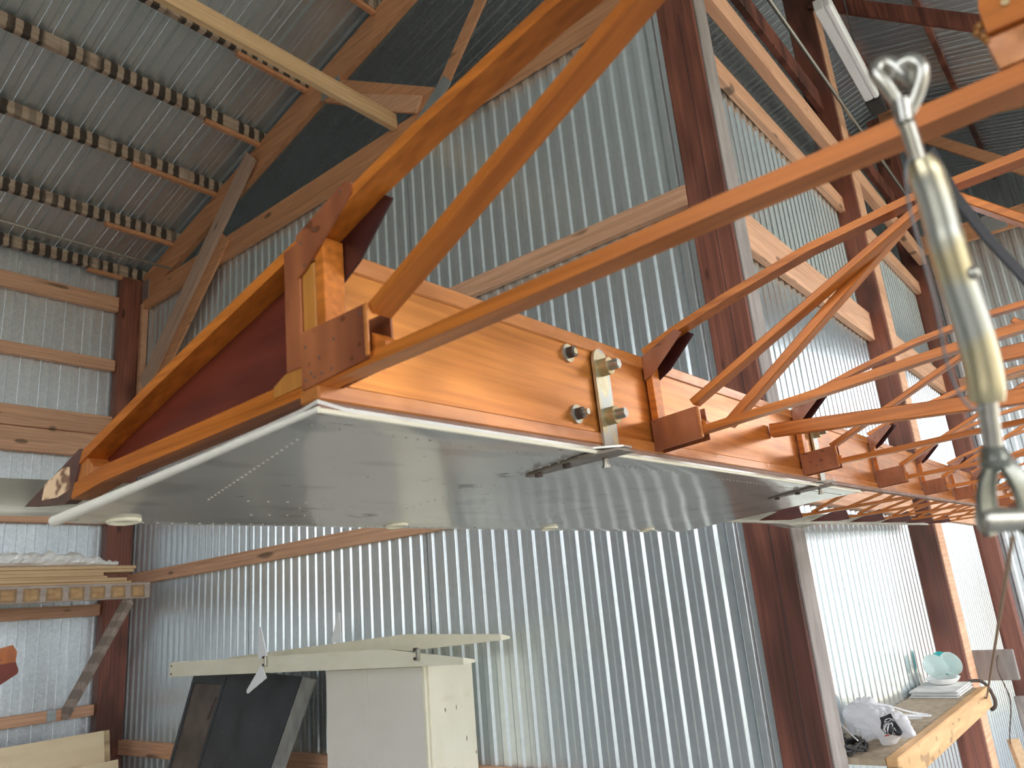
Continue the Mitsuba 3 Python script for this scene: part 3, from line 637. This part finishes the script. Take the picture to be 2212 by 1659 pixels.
def ring(s, c=-.688, R=.0125):
    a = np.linspace(0, 2 * np.pi, 36, endpoint=False)
    return tube(wv([(c + R * .9 * math.cos(t), s + R * math.sin(t), flap_u(c + R * .9 * math.cos(t), s + R * math.sin(t)) - .0012) for t in a]), .0022, 8, closed=True)
for s in (.334, .664, .985, 1.30):
    add(fl + '__grommet', ring(s), 'cream_paint', True, label='round white grommet')
def hinge_arm(s):
    q = lambda c, ds, dz=0: (c, s + ds, flap_u(c, s + ds) + dz)
    m = hull([wv(q(c, d, z)) for c, d in ((-.340, -.006), (-.340, .024), (-.375, -.020), (-.375, .016), (-.446, -.008), (-.446, .000)) for z in (-.0006, -.0030)])
    k = add(fl + '__hinge_arm', m, 'dull_strap', label='dull strap arm of the flap hinge')
    for c, d in ((-.395, -.010), (-.430, -.008)):
        add(fl + '__screw', wcyl(q(c, d, -.0034), q(c, d, -.0066), .0040, 16), 'old_iron', 35)
    add(fl + '__stud', cat_(wcyl(q(-.3655, .012, -.0034), q(-.3655, .012, -.0095), .0028, 14), wcyl(q(-.3655, .012, -.0095), q(-.3655, .012, -.0125), .0042, 14)), 'plated_steel', 35)
    add(fl + '__hinge_plate', hull([wv((c, s + d, u)) for c, d in ((-.3635, -.020), (-.3400, .004), (-.3400, .020), (-.3635, .022)) for u in (.1172, .1190)]), 'plated_steel', label='grey hinge plate under the spar')
hinge_arm(.616); hinge_arm(1.284)
# ------------------------------------------------------------------ turnbuckle close to the camera
tbk = thing('turnbuckle', 'large plated turnbuckle with fork and eye, blurred right before the camera', 'turnbuckle')
AX = np.array([(-.0247, .2135, .1225), (-.0247, .2191, .1076), (-.024, .2215, .1025), (-.0243, .2278, .0845), (-.0243, .2329, .0708), (-.0262, .2418, .0427), (-.0282, .2455, .0283), (-.0285, .2487, .019), (-.0289, .2514, .011)])
add(tbk + '__upper_rod', tube(smoothpath(AX[:2], 3), .0022, 16), 'plated_steel', 40)
bp = smoothpath([AX[1], AX[2], AX[3], AX[4], AX[5]], 10)
br = np.interp(np.linspace(0, 1, len(bp)), [0, .04, .07, .10, .30, .33, .36, .97, 1], [.0034, .0044, .0047, .0045, .0045, .0048, .0047, .0047, .0042])
add(tbk + '__barrel', tube(bp, br, 24), 'yellow_chromate', 40)
add(tbk + '__lower_rod', tube(smoothpath(AX[5:7], 3), [.0026, .0025, .0024, .0024], 16), 'plated_steel', 40)
E1 = [(-.0248, .2146, .1194), (-.0255, .2135, .1244), (-.0273, .2113, .1302), (-.0279, .2108, .1341), (-.0263, .2115, .1355), (-.023, .2126, .1323), (-.0212, .2127, .1286), (-.0200, .2124, .1280)]
E2 = [(-.0245, .2148, .1194), (-.0216, .2147, .1228), (-.0192, .214, .1263), (-.0179, .2135, .1299), (-.0187, .2133, .1324), (-.0204, .2128, .1335), (-.0226, .2126, .1331), (-.0243, .2136, .1310)]
add(tbk + '__eye', cat_(tube(smoothpath(E1), .0020, 14), tube(smoothpath(E2), .0021, 14), tube([AX[0] - [0, 0, .006], AX[0], (-.0247, .2142, .1185)], [.0022, .0026, .0028], 14)), 'plated_steel', 40)
def flatbar(path, w, t, wd):
    p = smoothpath(path, 5); wd = np.asarray(wd, float) / np.linalg.norm(wd); ws = np.interp(np.linspace(0, 1, len(p)), np.linspace(0, 1, len(w)), w)
    V, F = [], []
    tt = np.gradient(p, axis=0); tt /= np.linalg.norm(tt, axis=1, keepdims=True); g = np.arange(12) * np.pi / 6
    for q, d, w_ in zip(p, tt, ws):
        nn = np.cross(d, wd); nn /= np.linalg.norm(nn)
        V += [q + wd * w_ * math.copysign(abs(math.cos(a)) ** .6, math.cos(a)) + nn * t * math.copysign(abs(math.sin(a)) ** .6, math.sin(a)) for a in g]
    for k in range(len(p) - 1):
        for m_ in range(12):
            a, b = k * 12 + m_, k * 12 + (m_ + 1) % 12; F += [[a, b, b + 12], [a, b + 12, a + 12]]
    V += [p[0], p[-1]]
    for m_ in range(12): F += [[len(V) - 2, (m_ + 1) % 12, m_], [len(V) - 1, len(V) - 14 + m_, len(V) - 14 + (m_ + 1) % 12]]
    return trimesh.Trimesh(np.array(V), F, process=False)
fk = [flatbar([(-.0277, .2460, .0285), (-.0302, .2452, .0245), (-.0325, .2452, .0180), (-.0332, .2470, .0080)], [.0026, .0034, .0036, .0030], .0013, (.5, .8, .25)),
      flatbar([(-.0277, .2462, .0285), (-.0256, .2480, .0245), (-.0243, .2508, .0180), (-.0256, .2532, .0080)], [.0026, .0034, .0036, .0030], .0013, (.5, .8, .25))]
add(tbk + '__fork', cat_(*fk, tube([AX[6] + [0, 0, .0030], AX[6] + [0, 0, .0012], AX[6] - [0, 0, .0015], AX[6] - [0, 0, .0035]], [.0026, .0036, .0042, .0030], 20)), 'dull_plate', 40)
add(tbk + '__clevis_pin', tube([(-.0352, .2442, .0115), (-.0346, .2446, .0115), (-.0252, .2532, .0112), (-.0244, .2538, .0112)], [.0030, .0034, .0034, .0028], 18), 'plated_steel', 40)
add(tbk + '__lock_stud', trimesh.creation.icosphere(3, .0020).apply_translation([-.0204, .2290, .0752]), 'plated_steel', True)
add(tbk + '__safety_wire', tube(smoothpath([(-.0262, .2170, .1072), (-.0273, .2123, .1024), (-.0287, .2145, .0964), (-.0294, .2190, .0843), (-.0298, .2225, .0747), (-.0300, .2245, .0680), (-.0309, .2340, .0444), (-.0292, .2360, .0406), (-.0268, .2385, .0410)], 6), .00042, 8), 'wire', 40)
st = np.array([(-.0322, .3278, .1631), (-.0293, .3413, .147), (-.0235, .357, .1311), (-.0158, .3756, .1149), (.03, .50, .010), (.08, .62, -.10)])
add('dark_strap', cat_(*[beam(st[i], st[i + 1] + (st[i + 1] - st[i]) * .02, .0052, .0016, (.5, -.8, .2), .0003) for i in range(len(st) - 1)]), 'webbing', label='dark narrow strap running down right from under the nearest rib', cat='strap')
add('support_cord', cyl([-.0300, .2536, .0066], [-.790, 4.402, -.600], .0007, 8, .004), 'rope', smooth=40, label='thin brown cord from the turnbuckle fork down to the wall shelf corner', cat='cord')

# another piece of varnished rib at the left edge, leaning up from the floor outside the picture
fr = thing('spare_rib', 'orange varnished end of a wooden rib poking in at the lower left edge', 'rib end')
FP = np.array([(-.8925, .2919, -.0008), (-.8806, .2984, .0067), (-.8791, .302, .0003), (-.8826, .3029, -.0095), (-.8825, .3059, -.0175), (-.8839, .3059, -.0205), (-.8998, .2968, -.0298)])
off = np.array([-.035, .012, .0])
a_ = np.array([-.045, -.032, -.004])
add(fr + '__upper_cap', hull(np.vstack([FP[:4], FP[:4] + off, FP[[0, 3]] + a_])), 'gusset_ply')
add(fr + '__lower_cap', hull(np.vstack([FP[3:], FP[3:] + off, [FP[6] + a_, FP[3] + a_]])), 'red_ply')
add(fr + '__stick', beam(FP[5] + a_ * .8 + off * .5, (-1.20, .02, FLOOR), .016, .02), 'rib_varnish')

# ------------------------------------------------------------------ left shelf with boards
sh = thing('wall_shelf', 'rough shelf on the left wall with a square-stained front beam', 'shelf')
add(sh + '__front_beam', cbox([-5.018, -1.0, .256], [-4.980, 2.440, .352], .003), 'form_board', label='weathered beam with a row of square brown stains')
add(sh + '__deck', cbox([-5.69, -1.0, .322], [-5.019, 2.40, .350], .003), 'grey_board')
def strutbox(a, b, w, h, m, key): return add(key, beam(a, b, w, h, (1, 0, 0)), m)
strutbox((-5.02, 2.33, .256), (-5.685, 2.262, -.42), .035, .085, 'brace_wood', sh + '__brace')
add(sh + '__metal_clip', cbox([-5.70, 2.16, -.445], [-5.694, 2.215, -.375], .001), 'galv_plate')
zb = .3525
for i, (y1, th, x0, x1, lb) in enumerate(((2.327, .013, -5.10, -4.995, 'bottom board'), (2.292, .020, -5.09, -4.985, 'second board from the bottom'), (2.176, .012, -5.11, -4.99, 'third board from the bottom'), (2.152, .020, -5.10, -4.985, 'fourth board from the bottom, ending short'),
                                          (2.335, .019, -5.12, -4.99, 'second board from the top'), (2.345, .019, -5.13, -4.982, 'top board'))):
    add('trim_board', cbox([x0, -.9, zb], [x1, y1, zb + th], .0015), 'pale_board', label=f'{lb} of the pale stack on the left shelf', cat='board', group='pale boards on the left shelf')
    zb += th + .0006
def lumpy(L, ny, fr_, fz, o, seed, ex=1.0, nx=14):
    """A crumpled closed film bag: rings along Y."""
    V, F = [], []
    for i in range(ny + 1):
        t = i / ny; y = o[1] + L * t
        wd = fr_(t); hg = fz(t)
        for j in range(nx):
            a = 2 * np.pi * j / nx
            p = np.array([o[0] + wd * math.cos(a), y, o[2] + hg * max(-.0, .5 + .5 * math.sin(a))])
            q = meshkit.fbm(p * 22, 3, seed) - .5; q2 = meshkit.noise(p * 60, seed + 5) - .5
            p = p + np.array([math.cos(a), 0, max(0, math.sin(a) + .4)]) * (q * .05 + q2 * .014) * ex
            p[2] = max(p[2], o[2] + .001); V.append(p)
    for i in range(ny):
        for j in range(nx):
            a, b = i * nx + j, i * nx + (j + 1) % nx; F += [[a, b, b + nx], [a, b + nx, a + nx]]
    V += [np.array([o[0], o[1], o[2] + .02]), np.array([o[0], o[1] + L, o[2] + .012])]
    for j in range(nx): F += [[len(V) - 2, (j + 1) % nx, j], [len(V) - 1, ny * nx + j, ny * nx + (j + 1) % nx]]
    return trimesh.Trimesh(np.array(V), F, process=False)
add('plastic_sheeting', lumpy(1.55, 70, lambda t: .075 - .03 * t ** 4, lambda t: .082 * (1 - .65 * max(0, t - .85) / .15), (-5.06, .70, zb), 3), 'thin_plastic', label='crumpled translucent plastic wrap lying on the pale boards', cat='plastic sheet')

# plywood leaning in the left corner
def lean(y0, y1, xt, zt, xb, th, m, key, **k):
    a, b = np.array([xt, 0, zt]), np.array([xb, 0, FLOOR + .001]); d = (b - a); n = np.array([-d[2], 0, d[0]]) / np.linalg.norm(d); n = n if n[0] > 0 else -n
    p = [(q + n * w)[[0, 2]] for q in (a, b) for w in (0, -th)]
    pts = [(x, y, z) for x, z in p for y in (y0, y1)]
    pts = [(x, y, max(z, FLOOR + .0005)) for x, y, z in pts]
    return add(key, hull(pts), m, **k)
pw = thing('plywood_sheet', 'large pale plywood sheet leaning against the left wall, the taller one', 'plywood sheet')
lean(.6, 2.345, -5.30, -.515, -5.06, .012, 'fresh_ply', pw + '__face')
lean(.6, 2.385, -5.314, -.517, -5.074, .03, 'ply_edge', pw + '__backing', label='layered brown edge')
pw2 = thing('plywood_sheet', 'shorter plywood sheet standing in front of the tall one, its top just in view', 'plywood sheet')
lean(.9, 2.405, -5.22, -.686, -5.00, .018, 'fresh_ply', pw2 + '__face')

# ------------------------------------------------------------------ along the back wall
cb = thing('cabinet', 'tall beige cabinet standing at the back wall under the cream control surfaces', 'cabinet')
add(cb + '__body', cbox([-3.015, 2.304, FLOOR], [-2.392, 2.575, -.199], .003), 'beige_steel')
add(cb + '__front_panel', cbox([-3.020, 2.299, FLOOR + .02], [-2.741, 2.3035, -.202], .0015), 'beige_steel')
add(cb + '__front_panel', cbox([-2.739, 2.299, FLOOR + .02], [-2.402, 2.3035, -.200], .0015), 'beige_steel')
add(cb + '__corner_trim', cbox([-2.400, 2.297, FLOOR], [-2.386, 2.310, -.197], .001), 'cream_paint', label='cream corner trim')
add(cb + '__side_panel', cbox([-2.3915, 2.318, FLOOR], [-2.381, 2.577, -.199], .001), 'stained_birch', label='pale plywood side with brown stains')

# the black panel, tilted against the wall
bk = thing('black_panel', 'scuffed black panel with a recessed brown half, leaning left of the cabinet', 'panel')
def tilted(quad_xz, yt, yb, y_th, key, m, dz=0.0, **k):
    zt = -.235; zbm = FLOOR
    def yy(z): return yt + (yb - yt) * (zt - z) / (zt - zbm)
    pts = [(x, yy(z) - dz + w, z) for x, z in quad_xz for w in (0, y_th)]
    return add(key, hull(pts), m, **k)
sl = lambda x, z: (x + (z + .235) * (.22 + .20 * (x + 4.30) / 1.10), max(z, FLOOR + .002))
ext = lambda x0, x1, zt0, zt1, zb_: [sl(x0, zt0), sl(x1, zt1), sl(x1, zb_), sl(x0, zb_)]
tilted(ext(-4.30, -3.235, -.180, -.240, FLOOR + .02), 2.375, 2.12, .012, bk + '__backing', 'tar_black')
tilted(ext(-3.960, -3.300, -.185, -.232, FLOOR + .02), 2.375, 2.12, .006, bk + '__dark_face', 'tar_black', .0065)
tilted(ext(-4.275, -3.985, -.252, -.262, FLOOR + .02), 2.375, 2.12, .003, bk + '__recessed_face', 'tar_brown', .0035, label='dusty brown recessed half')
for q in (ext(-4.300, -4.276, -.182, -.184, FLOOR + .02), ext(-3.984, -3.961, -.184, -.186, FLOOR + .02), [sl(-4.276, -.184), sl(-3.984, -.186), sl(-3.984, -.2585), sl(-4.276, -.2485)]):
    tilted(q, 2.375, 2.12, .010, bk + '__frame_strip', 'tar_black', .0095)
tilted(ext(-3.296, -3.190, -.233, -.246, FLOOR + .02), 2.375, 2.12, .010, bk + '__worn_edge', 'worn_edge', .004, label='worn pale grey edge strip')
# a slim latch line on the recess
tilted([(-4.045, -.32), (-4.030, -.32), (-4.075, -.43), (-4.090, -.43)], 2.375, 2.12, .004, bk + '__latch', 'old_iron', .008)

# cream control surfaces lying on the cabinet
def surface(key, x0, x1, y0, z0, slope, chord, ht, tip):
    """A long tapered control surface: square front face, thin rear edge."""
    P = []
    n = 26
    for i in range(n + 1):
        t = i / n; x = x0 + (x1 - x0) * t; z = z0 + slope * t
        f = 1.0 if t < tip else 1 - ((t - tip) / (1 - tip)) * .88
        P.append([(x, y0, z), (x, y0, z + ht * (.25 + .75 * f) if f < 1 else z + ht), (x, y0 + chord * .35, z + ht * .8 * f + .006), (x, y0 + chord * (.3 + .7 * f), z + .012), (x, y0 + chord * (.3 + .7 * f), z + .002), (x, y0 + .02, z)])
    V = np.array(P).reshape(-1, 3); m = 6; F = []
    for i in range(n):
        for j in range(m):
            a, b = i * m + j, i * m + (j + 1) % m; F += [[a, b, b + m], [a, b + m, a + m]]
    for base, rev in ((0, 0), (n * m, 1)):
        for j in range(1, m - 1): F.append([base, base + j, base + j + 1] if rev else [base, base + j + 1, base + j])
    M = trimesh.Trimesh(V, F, process=False); M.fix_normals()
    return M
def horn(key, a, tip, w=.036, th=.004):
    a, tip = np.array(a, float), np.array(tip, float); d = tip - a; L = np.linalg.norm(d); d /= L; n = np.array([-d[2], 0, d[0]])
    out = [a + n * w, a - n * w] + [tip + (n * math.cos(q) + d * math.sin(q)) * .010 for q in np.linspace(-np.pi, 0, 7)[::1] * -1]
    return hull([p + [0, s, 0] for p in out for s in (-th / 2, th / 2)])
e1 = thing('control_surface', 'long cream control surface with white horns, the front one lying across the cabinet', 'control surface')
add(e1 + '__body', surface('', -4.225, -2.070, 2.195, -.1985, .012, .17, .072, .80), 'cream_paint', 30)
add(e1 + '__end_plate', cbox([-4.234, 2.197, -.199], [-4.2255, 2.30, -.127], .001), 'cream_paint')
for x in (-3.32, -2.30):
    b = add(e1 + '__hinge', cbox([x - .006, 2.180, -.165], [x + .006, 2.1945, -.120], .002), 'plated_steel')
    for dz in (0, 1): add(e1 + '__hinge_bolt', cyl([x - .012, 2.178, -.158 + .034 * dz], [x - .012, 2.1945, -.158 + .034 * dz], .006, 12), 'old_iron', 35)
add(e1 + '__horn', horn('', (-3.350, 2.190, -.125), (-3.372, 2.190, .004)), 'white_enamel', label='white control horn pointing up')
add(e1 + '__horn', horn('', (-3.330, 2.185, -.185), (-3.462, 2.185, -.272)), 'white_enamel', label='white control horn pointing down')
for x in (-4.222, -4.222): pass
for z in (-.185, -.145): add(e1 + '__rivet', cyl([-4.205, 2.192, z], [-4.205, 2.1955, z], .005, 10), 'old_iron', 35)
e2 = thing('control_surface', 'second cream control surface lying behind the front one, its tip reaching further right', 'control surface')
add(e2 + '__body', surface('', -4.0, -2.06, 2.405, -.1975, .078, .15, .070, .72), 'cream_paint', 30)
add(e2 + '__horn', horn('', (-3.12, 2.44, -.09), (-3.10, 2.44, .040)), 'white_enamel', label='white control horn pointing up')
for x in (-2.85, -2.25): add(e2 + '__hinge', cbox([x - .02, 2.41, -.130], [x + .02, 2.43, -.108], .002), 'plated_steel')

# ------------------------------------------------------------------ right shelf with a bag, cable, bowls, papers
rs = thing('wall_shelf', 'bracketless wooden shelf on the bright side wall between two posts, held by a cord', 'shelf')
ZS = -.552
add(rs + '__deck', cbox([-1.046, 2.735, ZS - .02], [-.812, 4.385, ZS], .002), 'osb')
add(rs + '__front_edge', cbox([-.811, 2.735, ZS - .085], [-.772, 4.395, ZS + .004], .004), 'fir_edge', label='split orange-brown front board')
ih = [(-.862, 4.36, ZS + .006), (-.83, 4.385, ZS + .03), (-.79, 4.40, ZS + .022), (-.766, 4.402, ZS - .02), (-.764, 4.40, ZS - .085), (-.785, 4.398, ZS - .10)]
add(rs + '__iron_hook', tube(smoothpath(ih, 5), .008, 8), 'old_iron', 40)
bg = thing('plastic_bag', 'white plastic carrier bag slumped over the front edge of the side wall shelf', 'bag')
def bag():
    m = trimesh.creation.icosphere(5, 1.0); v = m.vertices
    ax = np.array([.10, -.235, 0]); ax_ = np.linalg.norm(ax[:2]); t = (v[:, 1] + 1) / 2      # t = 1 at the neck end
    w = .092 * np.clip(1.12 - .75 * t ** 2, .25, 1); h = .085 * np.clip(1.1 - .8 * t ** 1.5, .2, 1)
    c = np.array([-.880, 2.99, ZS + .066])
    d = np.array([.62, -.78, 0]); sd = np.array([.78, .62, 0])
    p = c + np.outer(v[:, 1] * .255, d) + np.outer(v[:, 0] * w, sd) + np.outer(v[:, 2] * h, [0, 0, 1])
    q = np.abs(meshkit.noise(p * 13, 2) - .5) * 2; q2 = np.abs(meshkit.noise(p * 34, 5) - .5) * 2
    q3 = np.abs(meshkit.noise(p * 80, 8) - .5) * 2
    p += m.vertex_normals * (.040 * (q - .5) + .014 * (q2 - .5) + .004 * (q3 - .5))[:, None]
    p[:, 2] = np.maximum(p[:, 2], ZS + .007)
    return trimesh.Trimesh(p, m.faces[:, ::-1], process=False)
BAG = bag()
add(bg + '__body', BAG, 'bag_film', 60)
hd = []
for o in ((0, 0, 0), (.03, .02, .006)):
    hd.append(smoothpath(np.array([(-.985, 3.16, ZS + .09), (-.94, 3.30, ZS + .06), (-.885, 3.42, ZS + .02), (-.865, 3.45, ZS + .012), (-.870, 3.38, ZS + .02), (-.91, 3.24, ZS + .05)]) + o, 6))
add(bg + '__handle', cat_(*[beam(h[i], h[i + 1] + (h[i + 1] - h[i]) * .1, .016, .003, (.3, -.2, 1), .0006) for h in hd for i in range(len(h) - 1)]), 'bag_film')
def on_bag(pl, off=.003):
    """Puts flat print (points in a plane facing the camera side) onto the bag's surface."""
    from trimesh.proximity import ProximityQuery
    cp, _, tri = ProximityQuery(BAG).on_surface(pl)
    return cp + BAG.face_normals[tri] * off + np.array([.2, -.7, .15]) * off
def print_plate(cen, tx, ty, w, h, n=8):
    g = np.array([(a, b) for a in np.linspace(-w / 2, w / 2, n) for b in np.linspace(-h / 2, h / 2, n)])
    P = on_bag(cen + g[:, :1] * tx + g[:, 1:] * ty, .005)
    F = []
    for i in range(n - 1):
        for j in range(n - 1):
            a = i * n + j; F += [[a, a + 1, a + n + 1], [a, a + n + 1, a + n]]
    return trimesh.Trimesh(P, F, process=False)
TXT = np.array([.45, -.85, -.28]); TXT /= np.linalg.norm(TXT); TUP = np.array([.80, -.10, .55]); TUP -= TXT * (TUP @ TXT); TUP /= np.linalg.norm(TUP)
PC = np.array([-.800, 2.845, ZS + .072])
add(bg + '__dark_print', print_plate(PC, TXT, TUP, .125, .042), 'ink_black', True, label='dark printed band')
lt = meshkit.text_mesh('OICE', .024, .0004); lv = lt.vertices - [lt.bounds[1][0] / 2, .012, 0]
lm = trimesh.Trimesh(on_bag(PC + lv[:, :1] * TXT + lv[:, 1:2] * TUP, .0075), lt.faces, process=False)
add(bg + '__lettering', lm, 'white_ink', label='white printed letters')
add(bg + '__red_mark', print_plate(PC + TXT * .012 - TUP * .042, TXT, TUP, .034, .028), 'ink_red', True, label='red printed mark')
# tangled black cable
def tangle(c, R, n, seed, turns=9):
    g = np.random.default_rng(seed); pts = []
    for i in range(turns * 7):
        a = i * .9 + g.normal() * .25; r = R * (.55 + .5 * g.random())
        pts.append([c[0] + r * .62 * math.cos(a), c[1] + r * 1.5 * math.sin(a), c[2] + .006 + .030 * g.random()])
    return smoothpath(pts, 5)
add('cable_coil', tube(tangle((-.930, 2.815, ZS), .062, 9, 4), .0042, 7), 'rubber_hose', smooth=40, label='tangled black cable in front of the carrier bag on the side wall shelf', cat='cable')
add('white_cord', tube(smoothpath([(-1.03, 3.02, ZS + .09), (-.96, 2.84, ZS + .082), (-.885, 2.745, ZS + .050)], 8), .0022, 8), 'cord_white', smooth=40, label='thin white cord lying across the black cable', cat='cord')
# bowls on a stack of papers
pp = thing('paper_stack', 'flat stack of grey papers at the far end of the side wall shelf', 'papers')
for i in range(5):
    m = cbox([-1.035 + .006 * (i % 3), 4.03 + .012 * (i % 2), ZS + .0012 + .006 * i], [-.835 + .007 * (i % 2), 4.37 - .009 * (i % 3), ZS + .0066 + .006 * i], .0006)
    add(pp + '__sheet', m, 'paper')
def bowl(c, R, h, tilt, flare=.6):
    pr = [(0.30 * R, 0), (R * .62, h * .12), (R * .86, h * .5), (R, h), (R * 1.03, h), (R * .90, h * .48), (R * .66, h * .08), (.30 * R, -.002)]
    m = trimesh.creation.revolve(np.array(pr), sections=40); m2 = trimesh.creation.cylinder(R * .31, .002, sections=40)
    m = cat_(m, m2); m.apply_transform(trimesh.transformations.rotation_matrix(tilt[0], tilt[1])); m.apply_translation(c)
    return m
zp = ZS + .032
m = bowl((0, 0, 0), .085, .028, (0, [1, 0, 0])); m.apply_scale([.85, 1.25, 1]); m.apply_translation([-.930, 4.27, zp + .002])
add('plastic_tray', m, 'thin_plastic', smooth=40, label='shallow white dish holding the two clear bowls on the papers', cat='dish')
add('plastic_bowl', bowl((-.960, 4.225, zp + .072), .052, .045, (1.15, [.75, .62, 0])), 'bowl_plastic', smooth=40, label='clear plastic bowl tipped up in the white dish, the nearer one', cat='bowl')
bw = thing('plastic_bowl', 'clear plastic bowl with a teal lid tipped up behind the nearer bowl', 'bowl')
add(bw + '__body', bowl((-.915, 4.325, zp + .072), .052, .045, (1.2, [.7, .7, 0])), 'bowl_plastic', 40)
add(bw + '__lid', bowl((-.935, 4.345, zp + .082), .054, .012, (1.2, [.7, .7, 0])), 'teal_plastic', 40, label='teal lid')
# things beyond the shelf
add('grey_block', cbox([-1.0, 5.045, -.60], [-.73, 5.085, -.445], .004), 'grey_board', label='grey weathered board end nailed beside the second tall post, above the shelf corner', cat='board')
add('twine', tube(smoothpath([(-.80, 5.03, -.47), (-.815, 5.02, -.52), (-.80, 4.98, -.60), (-.775, 4.9, -.68), (-.80, 4.92, -.78), (-.83, 4.95, -.90)], 6), .003, 6), 'old_iron', smooth=40, label='dark twine hanging down from the grey board end', cat='twine')
for a, b, m, lb in (((-.80, 5.35, -.72), (-.72, 5.10, FLOOR + .012), 'grey_board', 'grey stick leaning in the lower right corner, the tallest'), ((-.84, 5.10, -.90), (-.70, 4.90, FLOOR + .012), 'pale_board', 'pale stick leaning in front of the grey one in the lower right corner')):
    add('leaning_stick', beam(a, b, .05, .04), m, label=lb, cat='stick')
